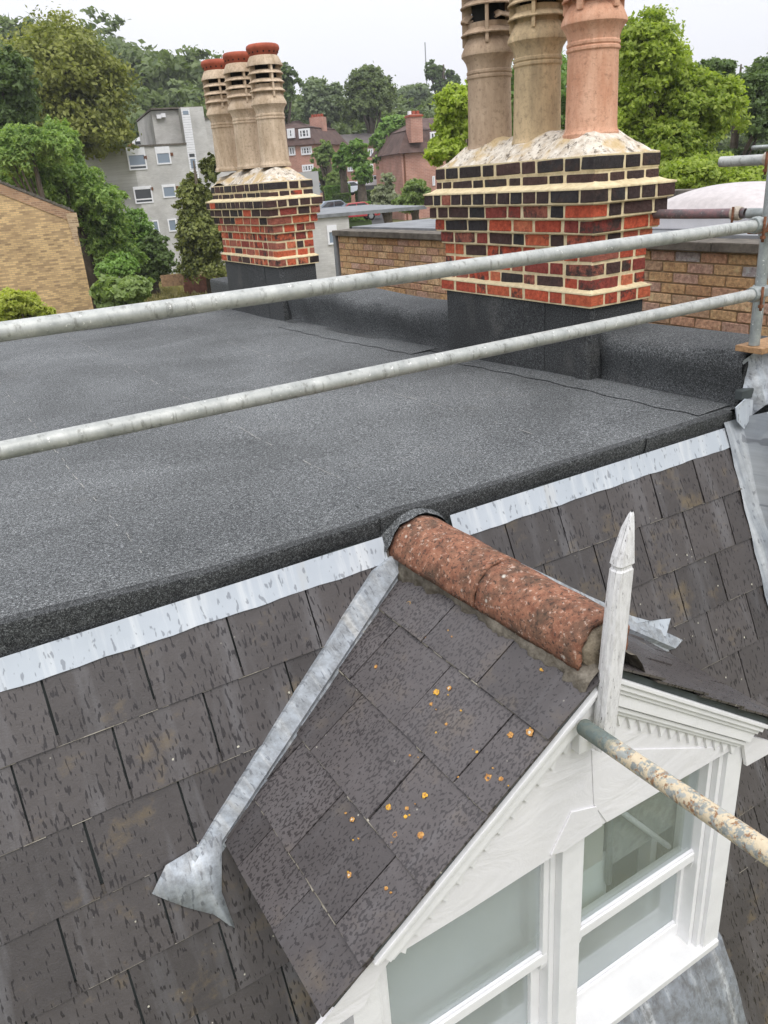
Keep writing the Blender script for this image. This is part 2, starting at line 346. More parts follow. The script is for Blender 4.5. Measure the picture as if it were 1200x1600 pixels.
POT_A = mat_pot('grey buff clay', (0.33, 0.235, 0.16), (0.54, 0.41, 0.29), 0.7)
POT_B = mat_pot('yellow buff clay', (0.34, 0.26, 0.16), (0.66, 0.50, 0.30), 0.85)
POT_C = mat_pot('salmon clay', (0.54, 0.27, 0.165), (0.74, 0.46, 0.32), 0.5)
POT_D = mat_pot('cream clay', (0.40, 0.30, 0.20), (0.72, 0.58, 0.43), 0.72)
TERRA = mat_simple('red terracotta', (0.33, 0.075, 0.038), 0.75, amt=0.3, bump=0.003)
BLACK = mat_simple('soot black', (0.012, 0.011, 0.010), 0.9)
RUST = mat_simple('rusted iron', (0.17, 0.07, 0.035), 0.85, 0.1, 60, 0.5, 0.003)
WOOD = mat_simple('weathered board', (0.34, 0.20, 0.10), 0.8, 0, 40, 0.45, 0.003)
CONC = mat_simple('dark weathered concrete', (0.13, 0.115, 0.095), 0.9, 0, 9, 0.5, 0.008)
GREYROOF = mat_simple('grey roof sheet', (0.21, 0.22, 0.23), 0.8, 0, 3, 0.3)
WHITE = mat_simple('white plastic', (0.78, 0.78, 0.80), 0.5, 0, 5, 0.06)
PALEB = mat_simple('bleached acrylic', (0.50, 0.46, 0.45), 0.4, 0, 18, 0.14)
CILL = mat_simple('painted sill', (0.66, 0.66, 0.655), 0.5, 0, 9, 0.06, 0.001)
ROOM = mat_simple('room plaster', (0.78, 0.82, 0.81), 0.8, 0, 2, 0.12)
BLIND = mat_simple('cream blind', (0.62, 0.60, 0.54), 0.8, 0, 2, 0.05)
DARKIN = mat_simple('dark timber', (0.05, 0.06, 0.06), 0.6)
ASPH = mat_simple('asphalt', (0.06, 0.06, 0.06), 0.9)
def mat_glass(name, tint, refl, k0=0.36, k1=0.50):
    t = NT(name); tr = t.n('ShaderNodeBsdfTransparent'); tr.inputs[0].default_value = (*tint, 1)
    gl = t.n('ShaderNodeBsdfGlossy'); gl.inputs['Roughness'].default_value = 0.03; gl.inputs[0].default_value = (0.92, 0.95, 0.95, 1)
    fr = t.n('ShaderNodeLayerWeight'); fr.inputs[0].default_value = 0.5
    f = t.math('ADD', t.math('MULTIPLY', t.math('POWER', fr.outputs['Facing'], 4.0), 0.9), refl)
    ms = t.n('ShaderNodeMixShader'); t.l(f, ms.inputs[0]); t.l(tr.outputs[0], ms.inputs[1]); t.l(gl.outputs[0], ms.inputs[2]); t.l(ms.outputs[0], t.out.inputs[0])
    df = t.n('ShaderNodeBsdfDiffuse'); df.inputs[0].default_value = (0.60, 0.645, 0.65, 1)
    m2 = t.n('ShaderNodeMixShader'); k = t.ramp(t.noise(t.geo(), 1.6, 2, 0.4), [(0.3, k0), (0.75, k1)])
    t.l(k, m2.inputs[0]); t.l(ms.outputs[0], m2.inputs[1]); t.l(df.outputs[0], m2.inputs[2]); t.l(m2.outputs[0], t.out.inputs[0])
    return t.m
GLASS = mat_glass('window glass', (0.87, 0.905, 0.90), 0.12, 0.30, 0.50)
GLASSC = mat_glass('clear window glass', (0.91, 0.94, 0.935), 0.12, 0.06, 0.16)
def mat_farglass(name, c):
    t = NT(name); return t.fin(c, 0.12, 0.0, 0.7)
FGLASS = mat_farglass('far window glass', (0.22, 0.27, 0.33)); FGLASSD = mat_farglass('dark far window glass', (0.05, 0.055, 0.06))

# ------------------------------------------------------------------ setting: ground
def ground_h(d):   # height against distance along the view
    return float(np.interp(d, [-400, 0, 22, 45, 100, 150, 210, 300, 420, 700, 1500], [-9, -8, -5.5, -4.2, -3.2, -1.5, 6, 15, 20, 20, 10]))
FW = np.array([math.cos(HEAD), math.sin(HEAD)]); RT = np.array([math.sin(HEAD), -math.cos(HEAD)])
def gnd(px, py, D):
    p = at(px, py, D); return np.array([p[0], p[1], ground_h(D)])
t = NT('rough grass'); g_ = t.geo()
GRASS = t.fin(t.mix(t.ramp(t.noise(g_, 0.5, 6, 0.7), [(0.35, 0.0), (0.7, 1.0)]), (0.06, 0.075, 0.025), (0.20, 0.18, 0.08)), 0.95, spec=0.1)
rows = []
for d in [-300, -100, -30, 0, 12, 22, 33, 45, 60, 80, 100, 125, 150, 180, 210, 250, 300, 360, 420, 560, 700]:
    row = []
    for l in [-500, -250, -150, -100, -60, -30, 0, 30, 60, 100, 150, 250, 500]:
        q = FW*d+RT*l; row.append((q[0], q[1], ground_h(d)+0.5*math.sin(l*.05)*(1 if d > 40 else 0)))
    rows.append(row)
tag(MB().grid(rows).build('ground', GRASS, smooth=True), kind='structure')
if rows: pass
# car park strip beside the far houses
pk = [gnd(495, 335, 78), gnd(600, 330, 78), gnd(600, 330, 112), gnd(495, 335, 112)]
tag(MB().extr([tuple(q+np.array([0, 0, 0.75])) for q in pk], (0, 0, 0.06)).build('car_park', ASPH), kind='structure')

# ------------------------------------------------------------------ flat roof
FALL = 0.022
def zroof(y): return -FALL*(y-2.24)
XE = 3.24
roof = thing('flat_roof', 'flat roof of dark grey mineral felt behind the scaffold rails', 'flat roof', (0.5, 5.5, -0.1))
def lip(x): return float(np.interp(x, [-3, 0, 0.35, 0.65, 1.2, 1.35, 1.6, 2.4, 3.3], [0.038, 0.034, 0.014, -0.004, -0.002, 0.010, -0.004, -0.003, 0.004]))
rs = np.random.default_rng(3)
seams = [-3.2, -2.4, -1.45, -0.5, 0.45, 1.33, 2.28, XE+0.02]
def wob(x, y): return 0.006*math.sin(2.1*x+0.7*y)+0.004*math.sin(3.7*y-1.9*x+1)
for i in range(len(seams)-1):
    x0, x1 = seams[i], seams[i+1]+(0.05 if i < len(seams)-2 else 0)
    P = []
    ys = [2.262, 2.275, 2.30, 2.36, 2.45, 2.6]+list(np.linspace(2.8, 8.95, 26))
    for y in ys:
        row = []
        for k in range(9):
            x = x0+(x1-x0)*k/8
            rise = lip(x)*math.exp(-((y-2.26)/0.45)**2)
            lap = 0.0035*i-0.0005 if False else 0.0
            z = zroof(y)+wob(x, y)*min(1, (y-2.26)/0.5)+rise+(0.004 if k == 8 else 0.0015*k/8)
            row.append((x+0.006*math.sin(y*3.1+i)*(k in (0, 8)), y, z))
        P.append(row)
    tag(MB().grid(P).build('felt_sheet', FELT, roof, True))
m = MB(); rg = random.Random(12)
for sx0 in (-0.5, 0.45, 1.33, 2.28):
    y = 2.5
    while y < 8.8:
        L = rg.uniform(0.02, 0.10); w_ = rg.uniform(0.0008, 0.003)
        if rg.random() < 0.45:
            xx = sx0+0.006*math.sin(y*3.1)+rg.uniform(-.004, .004)+0.03; zz = zroof(y)+wob(xx, y)*min(1, (y-2.26)/0.5)+0.0065
            m.add([(xx-w_, y, zz), (xx+w_, y, zz), (xx+w_*.6, y+L, zz), (xx-w_, y+L, zz)], [(0, 1, 2, 3)])
        y += L
for i in range(90):
    xx, y = rg.uniform(-.6, 3.0), rg.uniform(2.35, 7.5); r = rg.uniform(.002, .006); zz = zroof(y)+wob(xx, y)*min(1, (y-2.26)/0.5)+0.006
    m.add([(xx+r*math.cos(a)*rg.uniform(.5, 1.2), y+r*math.sin(a)*rg.uniform(.5, 1.2), zz) for a in np.linspace(0, 5.2, 6)], [tuple(range(6))])
o = m.build('lap_dust', mat_mortar('pale roof dust', (0.20, 0.20, 0.19), (0.42, 0.41, 0.38), 0.002), roof); o['kind'] = 'stuff'
# rolled kerb face along the front edge, in lapped lengths
klen = [-3.2, -1.2, 0.66, 1.262, 1.56, 2.62, 3.19]
for i in range(len(klen)-1):
    x0, x1 = klen[i], klen[i+1]+0.004; P = []
    n = max(4, int((x1-x0)/0.05))
    out = 0.007*(i % 2)
    for k in range(n+1):
        x = x0+(x1-x0)*k/n; zt = lip(x)+0.001; w = 0.003*math.sin(x*7)+0.001*math.sin(x*19)
        bulge = 0.035*math.exp(-((x-1.36)/0.10)**2)
        row = [(x, 2.285, zt+0.0022), (x, 2.2495-out, zt+0.0012), (x, 2.2475-out, zt-0.008-bulge*.2), (x, 2.2480-out, zt-0.018), (x, 2.252-out+w*.6, -0.040), (x, 2.262-out+w*.6, -0.083+w*.4), (x, 2.268-out, -0.086), (x, 2.27, -0.08)]
        P.append(row)
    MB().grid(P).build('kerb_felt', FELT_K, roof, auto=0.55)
# felt dressed over the end of the dormer ridge
P = []
for k in range(13):
    a = math.pi*k/12; cx_, cz_ = 1.40-0.150*math.cos(a), -0.150+0.150*math.sin(a)
    P.append([(cx_, 2.205+0.01*math.sin(k*2.1), cz_-0.004), (cx_, 2.23, cz_+0.004), (cx_*0.9+0.14, 2.30, max(cz_, -0.02)+0.012), (cx_*0.95+0.07, 2.42, 0.006)])
MB().grid(P).build('felt_saddle', FELT, roof, True)
# back edge kerb
MB().box((-3.2, 8.93, -0.30), (2.9, 9.0, -0.125)).build('back_kerb', FELT, roof, bev=0.015)
# patched seam strips beside the upstand
for (xa, ya, xb, yb, w) in ((3.03, 2.30, 3.06, 4.4, 0.08), (3.02, 4.75, 2.98, 7.0, 0.13)):
    P = []
    for k in range(25):
        f = k/24; y = ya+(yb-ya)*f; x = xa+(xb-xa)*f+0.012*math.sin(k*1.7)
        P.append([(x, y, zroof(y)+wob(x, y)+0.006), (x+w, y, zroof(y)+wob(x, y)+0.009), (XE+0.02, y, zroof(y)+wob(x, y)+0.012)])
    MB().grid(P).build('felt_patch', FELT, roof, True)
# upstands (rounded felt covered parapet), profile swept along y
def upstand(y0, y1, name='upstand', hx=1.0, x0=XE, seed=0, htop=None):
    rg = random.Random(seed); P = []; n = int((y1-y0)/0.05)+2
    for k in range(n+1):
        y = y0+(y1-y0)*k/n; zb = zroof(y); ht = htop(y)
        w = 0.006*math.sin(y*7+seed)+0.004*math.sin(y*17+seed)
        prof = [(-0.05, 0.006), (0.026, 0.008), (0.034+w, 0.030), (0.026+w, 0.080), (0.004+w*2, ht*0.52), (-0.014+w*2, ht*0.70), (-0.012+w*1.5, ht*0.86), (0.012+w, ht*0.965+w), (0.06, ht+w), (0.24, ht+0.012), (0.40, ht+0.004), (0.46, ht-0.02), (0.47, ht-0.40)]
        P.append([(x0+a, y, zb+b) for a, b in prof])
    return P
wallp = thing('parapet_wall', 'low felt covered parapet running between the two chimney stacks', 'parapet', (3.4, 5.5, -0.1))
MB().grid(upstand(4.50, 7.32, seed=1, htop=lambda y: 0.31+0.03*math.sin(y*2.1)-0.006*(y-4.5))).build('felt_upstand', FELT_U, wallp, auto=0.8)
MB().box((3.30, 4.5, -0.9), (3.66, 7.32, 0.0)).build('wall', FELT, wallp)
wallq = thing('parapet_wall', 'short felt covered parapet between the near chimney and the scaffold upright', 'parapet', (3.4, 2.7, 0.0))
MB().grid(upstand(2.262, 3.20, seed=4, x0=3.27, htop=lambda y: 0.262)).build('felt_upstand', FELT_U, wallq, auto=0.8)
MB().box((3.34, 2.34, -0.9), (3.70, 3.2, 0.12)).build('wall', FELT, wallq)
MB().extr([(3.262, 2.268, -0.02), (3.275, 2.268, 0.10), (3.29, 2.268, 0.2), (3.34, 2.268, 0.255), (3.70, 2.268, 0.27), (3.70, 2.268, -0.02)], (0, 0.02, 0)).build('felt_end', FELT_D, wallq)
wallr = thing('parapet_wall', 'stub of felt covered parapet beyond the far chimney stack', 'parapet', (3.4, 9.1, 0.0))
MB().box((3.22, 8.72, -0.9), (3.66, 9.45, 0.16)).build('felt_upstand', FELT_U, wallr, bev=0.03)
# house body below
house = thing('house', 'yellow brick house body carrying the flat roof and slated mansard', 'house', (0.5, 5.6, -8))
YW = mat_brickwall('yellow stock brick wall', (0.42, 0.30, 0.15), (0.30, 0.19, 0.10), (0.35, 0.3, 0.22), 0.225, 0.075)
MB().box((-3.15, 2.9, -8.5), (3.28, 8.92, -0.35)).build('wall', YW, house, uv=lambda c: (c.x+c.y, c.z))
MB().box((-3.15, 2.33, -0.35), (3.28, 8.92, -0.20)).build('roof_deck', DARKIN, house)

# ------------------------------------------------------------------ mansard slope
A = math.radians(68); CA, SA = math.cos(A), math.sin(A)
ZB = -0.13; YM = 2.225
def ym(z): return YM+(z-ZB)*CA/SA
class Frame:
    def __init__(s, O, U, S, N): s.O, s.U, s.S, s.N = map(Vector, (O, U, S, N))
    def p(s, u, q, n=0.0): return s.O+s.U*u+s.S*q+s.N*n
FM = Frame((0, ym(-0.156), -0.156), (1, 0, 0), (0, -CA, -SA), (0, -SA, CA))
def clip(poly, f):   # keep f(p) >= 0, linear in p
    out = []
    for i in range(len(poly)):
        a, b = poly[i], poly[(i+1) % len(poly)]; fa, fb = f(a), f(b)
        if fa >= 0: out.append(a)
        if (fa >= 0) != (fb >= 0):
            k = fa/(fa-fb); out.append((a[0]+(b[0]-a[0])*k, a[1]+(b[1]-a[1])*k))
    return out
def slate(fr, poly, q0, q1, mat, parent, th=0.006, lift=0.011, name='slate', uvo=(0, 0), flip=False):
    if len(poly) < 3: return None
    ar = 0
    for i in range(len(poly)):
        a, b = poly[i], poly[(i+1) % len(poly)]; ar += a[0]*b[1]-a[1]*b[0]
    if abs(ar)/2 < 0.0006: return None
    lift = lift*random.uniform(0.8, 1.35)
    def nn(q): return 0.001+lift*(q-q0)/(q1-q0)
    jz = random.uniform(-0.0012, 0.0012); tw = random.uniform(-0.006, 0.006); um = sum(p[0] for p in poly)/len(poly)
    bot = [fr.p(u, q, nn(q)+jz+tw*(u-um)) for u, q in poly]; top = [fr.p(u, q, nn(q)+th+jz+tw*(u-um)) for u, q in poly]
    n = len(poly); V = bot+top
    fs = [tuple(range(n-1, -1, -1)), tuple(range(n, 2*n))]+[(i, (i+1) % n, n+(i+1) % n, n+i) for i in range(n)]
    if ar < 0: fs = [tuple(reversed(f)) for f in fs]
    if fr.U.cross(fr.S).dot(fr.N) < 0: fs = [tuple(reversed(f)) for f in fs]
    m = MB().add(V, fs)
    def uv(c):
        d = Vector(c)-fr.O; return (d.dot(fr.U)+uvo[0], d.dot(fr.S)+uvo[1])
    return m.build(name, mat, parent, uv=uv)
mans = thing('mansard_roof', 'steep slated mansard slope with lead flashing below the felt kerb', 'mansard roof', (1.4, 2.2, -0.1))
MB().add([FM.p(-3.15, -0.1, -0.012), FM.p(3.24, -0.1, -0.012), FM.p(3.24, 3.2, -0.012), FM.p(-3.15, 3.2, -0.012),
          FM.p(-3.15, -0.1, -0.06), FM.p(3.24, -0.1, -0.06), FM.p(3.24, 3.2, -0.06), FM.p(-3.15, 3.2, -0.06)],
         [(0, 3, 2, 1), (4, 5, 6, 7), (0, 1, 5, 4), (1, 2, 6, 5), (2, 3, 7, 6), (3, 0, 4, 7)]).build('roof_boarding', DARKIN, mans)
G = 0.234; XC = 1.40; XSL = 3.17
q = 0.204; ranges = [(-0.055, q)]+[(q+G*j-0.03, q+G*(j+1)) for j in range(0, 11)]
for j, (q0, q1) in enumerate(ranges):
    xs = []
    off = (0.068 if j % 2 == 0 else 0.217)
    x = off-0.286*10
    while x < 1.60: xs.append(x); x += 0.286
    x = (2.07 if j % 2 == 0 else 2.205)-0.274*1
    xs = [v for v in xs if v < x-0.15]
    while x < XSL: xs.append(x); x += 0.274
    xs = [v for v in xs if v < XSL-0.03]+[XSL]
    for a, b in zip(xs[:-1], xs[1:]):
        if b < -1.3: continue
        z1 = -0.156-q0*SA; half = max(0, (-0.145-z1)/0.68)
        half = min(half, 0.74)
        if a > XC-half+0.02 and b < XC+half-0.02: continue
        if j >= 9 and a > -2 and b < -0.9: continue
        g = 0.0032
        sk = random.uniform(-0.003, 0.003)
        slate(FM, [(a+g, q0), (b-g, q0), (b-g+sk, q1+random.uniform(-.002, .002)), (a+g+sk, q1+random.uniform(-.002, .002))], q0, q1, SLATE, mans, uvo=(0, j*0.37+a*0.05))
m = MB(); rg = random.Random(44)
for j in range(0, 9):
    q_ = 0.204+G*j; x = -1.0
    while x < XSL-0.03:
        L = rg.uniform(0.01, 0.09)
        if rg.random() < 0.55: r = rg.uniform(0.0006, 0.0016); m.tube([FM.p(x, q_+0.001, 0.0165), FM.p(x+L, q_+0.001, 0.0165)], r, 4)
        x += L
o = m.build('joint_dust', JDUST, mans); o['kind'] = 'stuff'
# top lead flashing in lapped lengths
fl = [(-1.6, -0.02), (-0.03, 0.87), (0.86, 1.262), (1.56, 2.33), (2.32, 3.15)]
for i, (a, b) in enumerate(fl):
    P = []; n = max(3, int((b-a)/0.04))
    for k in range(n+1):
        x = a+(b-a)*k/n; w = 0.0008*math.sin(x*19)+0.0006*math.sin(x*43); h = 0.012+0.003*(i % 2)
        P.append([tuple(FM.p(x, -0.095, h)), tuple(FM.p(x, -0.05, h+w)), tuple(FM.p(x, 0.0+w*2, h+0.002+w)), tuple(FM.p(x, 0.0015+w*2, h-0.006))])
    MB().grid(P).build('lead_flashing', LEAD, mans, auto=0.4, uv=lambda c: (c.x, -c.z))
# lead-clad verge on the right: flat soaker strip and raised capping
def strip(pts_rows, name, mat, parent, uv=None): return MB().grid(pts_rows).build(name, mat, parent, auto=0.5, uv=uv)
P = []
for k in range(40):
    qq = -0.12+k*0.07
    w = 0.006*math.sin(k*.9)
    P.append([tuple(FM.p(3.145-0.006*(k % 3 == 0), qq, 0.020)), tuple(FM.p(3.20, qq, 0.024+w*.4)), tuple(FM.p(3.245, qq, 0.03+w)), tuple(FM.p(3.262, qq, 0.075)), tuple(FM.p(3.275, qq, 0.15+w)), tuple(FM.p(3.31, qq, 0.175)), tuple(FM.p(3.55, qq, 0.19+w)), tuple(FM.p(3.70, qq, 0.17)), tuple(FM.p(3.71, qq, -0.1))])
strip(P, 'lead_verge', LEAD_B, mans, uv=lambda c: (c.x*0.6+c.y*.2, -c.z*0.8))
# lead cap over the parapet end above the verge
P = []
for k in range(9):
    f = k/8; y = 2.30-0.03*f
    P.append([(3.285+0.02*math.sin(k), 2.275-0.06*f+0.01, 0.22-0.26*f), (3.34, 2.255-0.08*f, 0.262-0.24*f+0.008*math.sin(k*2)), (3.50, 2.25-0.09*f, 0.285-0.24*f+0.006*math.sin(k*3)), (3.72, 2.25-0.09*f, 0.27-0.24*f)])
strip(P, 'lead_cap', LEAD_D, mans, uv=lambda c: (c.x, -c.z))
MB().extr([(3.17, 2.214, 0.035), (3.235, 2.214, 0.065), (3.29, 2.212, 0.05), (3.285, 2.204, -0.02), (3.222, 2.195, -0.075), (3.18, 2.205, -0.03)], (0, -0.006, 0)).build('lead_tongue', LEAD, mans, uv=lambda c: (c.x, -c.z))
MB().box((3.225, 2.222, 0.055), (3.31, 2.262, 0.10)).build('batten_end', DARKIN, mans, bev=0.004)

# ------------------------------------------------------------------ dormer
dorm = thing('dormer_window', 'white painted gabled dormer with slate roof and red clay ridge', 'dormer', (1.4, 1.3, -1.9))
TB = 0.68; HB = math.sqrt(1+TB*TB); CB, SB = 1/HB, TB/HB; ZR = -0.150
FL_ = Frame((XC, 0, ZR), (0, 1, 0), (-CB, 0, -SB), (-SB, 0, CB))
FR_ = Frame((XC, 0, ZR), (0, 1, 0), (CB, 0, -SB), (SB, 0, CB))
def valley(s): return YM+((ZR-s*SB)-ZB)*CA/SA
YF = 1.262
for fr, side in ((FL_, 'l'), (FR_, 'r')):
    # boarding under the slates
    S1 = 1.14
    poly = [(YF+0.02, 0.0), (valley(0)+0.05, 0.0), (valley(S1)+0.03, S1-0.012), (YF+0.02, S1-0.012)]
    bot = [fr.p(u, s, -0.022) for u, s in poly]; top = [fr.p(u, s, -0.001) for u, s in poly]
    fs = [(3, 2, 1, 0), (4, 5, 6, 7), (0, 1, 5, 4), (1, 2, 6, 5), (2, 3, 7, 6), (3, 0, 4, 7)]
    if fr.U.cross(fr.S).dot(fr.N) < 0: fs = [tuple(reversed(f)) for f in fs]
    MB().add(bot+top, fs).build('roof_boarding', DARKIN, dorm)
    cs = [0.0, 0.262, 0.515, 0.762, 1.0, 1.150]
    joints = [[1.58, 1.872], [1.41, 1.71, 2.012], [1.27, 1.56, 1.925], [1.41, 1.706, 1.99], [1.56, 1.83]]
    for j in range(5):
        q0, q1 = (cs[j]-0.03 if j else 0.0), cs[j+1]
        us = [YF]+[v for v in joints[j] if v > YF+0.03]+[2.6]
        for a, b in zip(us[:-1], us[1:]):
            g = 0.0028; sk = random.uniform(-.004, .004)
            poly = [(a+g, q0), (b-g, q0), (b-g+sk, q1+random.uniform(-.003, .003)), (a+g+(sk if a > YF else 0), q1+random.uniform(-.003, .003))]
            poly = clip(poly, lambda p: valley(p[1])+0.012-p[0])
            slate(fr, poly, q0, q1, SLATE_D, dorm, th=0.007, lift=0.010, uvo=(j*0.31, a*0.23))
    # mortar squeezed in the course joints
    for j in (1, 2, 3, 4):
        m = MB(); rg = random.Random(j*7+(side == 'r'))
        u = YF+0.01
        while u < valley(cs[j])-0.02:
            L = rg.uniform(0.01, 0.05); r = rg.uniform(0.0008, 0.0026) if rg.random() < .8 else rg.uniform(.003, .005)
            if rg.random() < 0.75: m.tube([fr.p(u, cs[j]+rg.uniform(-.001, .002), 0.0125), fr.p(u+L, cs[j]+rg.uniform(-.001, .002), 0.0125)], r*1.15, 5)
            u += L*rg.uniform(0.7, 1.4)
        o = m.build('joint_mortar', JDUST, dorm); o['kind'] = 'stuff'
# dark verge undercloak
for fr in (FL_, FR_):
    bot = [fr.p(YF+0.003, 0, -0.006), fr.p(YF+0.05, 0, -0.006), fr.p(YF+0.05, 1.145, -0.006), fr.p(YF+0.003, 1.145, -0.006)]
# valley leads
def lead_valley(sgn):
    P = []; n = 26
    for k in range(n+1):
        s = -0.02+1.30*k/n; z = ZR-s*SB; x = XC+sgn*s*CB; y = valley(s)
        w = 0.003*math.sin(k*.8)+0.0015*math.sin(k*2.9)
        fr = FL_ if sgn < 0 else FR_
        edge = fr.p(y-0.012+w*.3, s, 0.020); mid = Vector((x, y, z))+Vector((sgn*0.034, -0.026, 0.024)); 
        ow = 0.150-0.060*k/26-(0.05 if k < 2 else 0)
        up = FM.p(x+sgn*ow+w*.6, (-0.156-z)/SA-0.030, 0.028)
        up2 = FM.p(x+sgn*(ow+.004)+w*.6, (-0.156-z)/SA-0.032, 0.012)
        base = fr.p(y-0.014+w*.3, s, 0.004)
        P.append([tuple(base), tuple(edge), tuple(mid), tuple(up), tuple(up2)])
    return MB().grid(P).build('valley_lead', LEAD_D, dorm, auto=0.35, uv=lambda c: (c.x*1.3+c.y, -c.z*1.2))
lead_valley(-1); lead_valley(1)
# lead foot sheets at the valley ends
def foot(pts, sgn):
    m = MB(); q_ = []
    for x, qv, n in pts: q_.append(tuple(FM.p(x, qv, n)))
    m.add(q_+[tuple(Vector(p)-FM.N*0.004) for p in q_], [tuple(range(len(q_)))[::(-1 if sgn < 0 else 1)]])
    return m
def fm_uv(px, py):
    p = on(px, py, tuple(FM.p(0, 0, 0.022)), tuple(FM.N)); d = Vector(p)-FM.O; return (d.dot(FM.U), d.dot(FM.S))
ft = [(237, 1395), (258, 1350), (296, 1330), (345, 1300), (345, 1392), (366, 1450), (356, 1444), (335, 1428), (292, 1417), (262, 1405)]
vv = [tuple(FM.p(*fm_uv(*p), 0.026+0.007*math.sin(i*2.3))) for i, p in enumerate(ft)]
cc = tuple(FM.p(*fm_uv(318, 1372), 0.036))
o = MB().add(vv+[cc], [(i, (i+1) % 10, 10) for i in range(10)]).build('lead_foot', LEAD_D, dorm, True, uv=lambda c: (c.x, -c.z))
md = o.modifiers.new('thick', 'SOLIDIFY'); md.thickness = 0.004
ft = [(985, 962), (1012, 970), (1030, 968), (1045, 966), (1038, 994), (1025, 990), (1005, 985), (985, 975)]
vv = [tuple(FM.p(*fm_uv(*p), 0.026+0.005*math.sin(i*2.3))) for i, p in enumerate(ft)]
o = MB().add(vv, [tuple(range(8))]).build('lead_foot', LEAD, dorm, False, uv=lambda c: (c.x, -c.z))
md = o.modifiers.new('thick', 'SOLIDIFY'); md.thickness = 0.004
# ridge tiles: two half round clay tiles
def rprof(y):
    return float(np.interp(y, [1.30, 1.76, 2.23], [1.424, 1.418, 1.402])), float(np.interp(y, [1.30, 1.76, 2.23], [-0.121, -0.134, -0.150])), float(np.interp(y, [1.30, 1.76, 2.23], [0.084, 0.095, 0.116]))
def ridge_tile(y0, y1, dr, seed):
    P = []; n = 22; m = 14
    for i in range(m+1):
        f = i/m; y = y0+(y1-y0)*f; xc, zc, r = rprof(y); r += dr; row = []
        a0 = float(np.interp(y, [1.31, 1.76, 2.2], [-28, -12, 6]))
        for k in range(n+1):
            a = math.radians(a0)+math.radians(202-2*a0*0.5-a0*0.5)*k/n
            rr = r+0.0016*math.sin(k*1.1+i*.9+seed)
            row.append((xc-rr*math.cos(a), y+0.004*math.sin(k*1.7+seed)*(i in (0, m)), zc+rr*math.sin(a)))
        P.append(row)
    o = MB().grid(P).build('ridge_tile', RIDGE, dorm, True)
    md = o.modifiers.new('t', 'SOLIDIFY'); md.thickness = 0.016; md.offset = -1
    return o
ridge_tile(1.320, 1.755, 0.0, 1); ridge_tile(1.765, 2.225, 0.002, 5)
# jointing collar
P = []
for i, y in enumerate((1.746, 1.755, 1.765, 1.774)):
    xc, zc, r = rprof(y); row = []
    for k in range(23):
        a = math.radians(-12+214*k/22); rr = r+(0.005 if i in (1, 2) else 0.0005)+0.001*math.sin(k*2.2+i)
        row.append((xc-rr*math.cos(a), y+0.003*math.sin(k*1.9), zc+rr*math.sin(a)))
    P.append(row)
MB().grid(P).build('joint_mortar', BEDMORT, dorm, True)
# mortar bedding along both sides, lumpy
for sgn in (-1, 1):
    fr = FL_ if sgn < 0 else FR_; P = []; rg = random.Random(11+sgn)
    for i in range(70):
        y = 1.272+(2.21-1.272)*i/69; xc, zc, r = rprof(y)
        e = (0.094 if sgn < 0 else 0.165)+0.05*max(0, (y-1.95)/0.28)+rg.uniform(-.006, .008)+0.006*math.sin(i*.5)+0.004*math.sin(i*1.3)
        aa_ = math.radians(float(np.interp(y, [1.31, 1.76, 2.2], [-22, -6, 12]))); ex, ez = xc+sgn*(r-0.004)*math.cos(aa_), zc+(r-.004)*math.sin(aa_)
        o1 = fr.p(y, e+0.004, 0.005); o2 = fr.p(y, e, 0.016+rg.uniform(-.003, .003)); i1 = Vector((ex-sgn*0.02, y, ez+0.01)); i2 = Vector((ex+sgn*(0.001+rg.uniform(0, .004)), y, ez-0.002))
        md_ = i2.lerp(o2, 0.55)+fr.N*(0.006+rg.uniform(-.003, .005))
        P.append([tuple(i1), tuple(i2), tuple(md_), tuple(o2), tuple(o1)])
    if sgn > 0: P = [list(reversed(r)) for r in P]
    MB().grid(P).build('ridge_bedding', BEDMORT, dorm, True)
# rough mortar plug in the open tile end
xc, zc, r = rprof(1.31); rg = random.Random(4)
def plug(rad, y, j): return [(xc-(rad+rg.uniform(-j, j*.4))*math.cos(math.radians(-35+242*k/20)), y+rg.uniform(-j, j), zc+(rad+rg.uniform(-j, j*.4))*math.sin(math.radians(-35+242*k/20))) for k in range(21)]
pl = [(xc, 1.292, zc)]; ring2 = plug(0.05, 1.296, 0.007); ring = plug(r-0.004, 1.316, 0.006); ring3 = plug(r-0.008, 1.36, 0.001)
FLM = mat_mortar('pale sandy bedding mortar', (0.16, 0.13, 0.09), (0.42, 0.36, 0.27), 0.012)
MB().add(pl+ring2+ring+ring3, [(0, i+1, i+2) for i in range(20)]+[(1+i, 22+i, 23+i, 2+i) for i in range(20)]+[(22+i, 43+i, 44+i, 23+i) for i in range(20)]).build('ridge_end_mortar', FLM, dorm, True)

# gable woodwork: boards follow the rake in stepped layers
def rake_board(t0, t1, yf, yb, name='bargeboard', s0=0.0, s1=1.02, mat=PAINT, bev=0.0025, off=0.0):
    for fr in (FL_, FR_):
        def pt(s, tt, y): 
            v = fr.p(y, s, -0.024-tt); return v
        a = [pt(s0, t0, yf), pt(s1, t0, yf), pt(s1, t1, yf), pt(s0, t1, yf)]
        # mitre at the apex: clip onto x = XC
        sgn = -1 if fr is FL_ else 1
        aa = []
        for i, v in enumerate(a):
            if i in (0, 3):
                tt = t0 if i == 0 else t1; nx = fr.N.x; s_ = (0.024+tt)*abs(nx)/CB
                v = fr.p(yf, s_, -0.024-tt)
            else:
                pass
            aa.append(v)
        m = MB().extr([tuple(v) for v in aa], (0, yb-yf, 0))
        m.build(name, mat, dorm, bev=bev)
rake_board(-0.002, 0.012, 1.268, 1.34, 'gable_moulding', s1=0.985)
rake_board(0.013, 0.030, 1.276, 1.34, 'gable_moulding', s1=0.98)
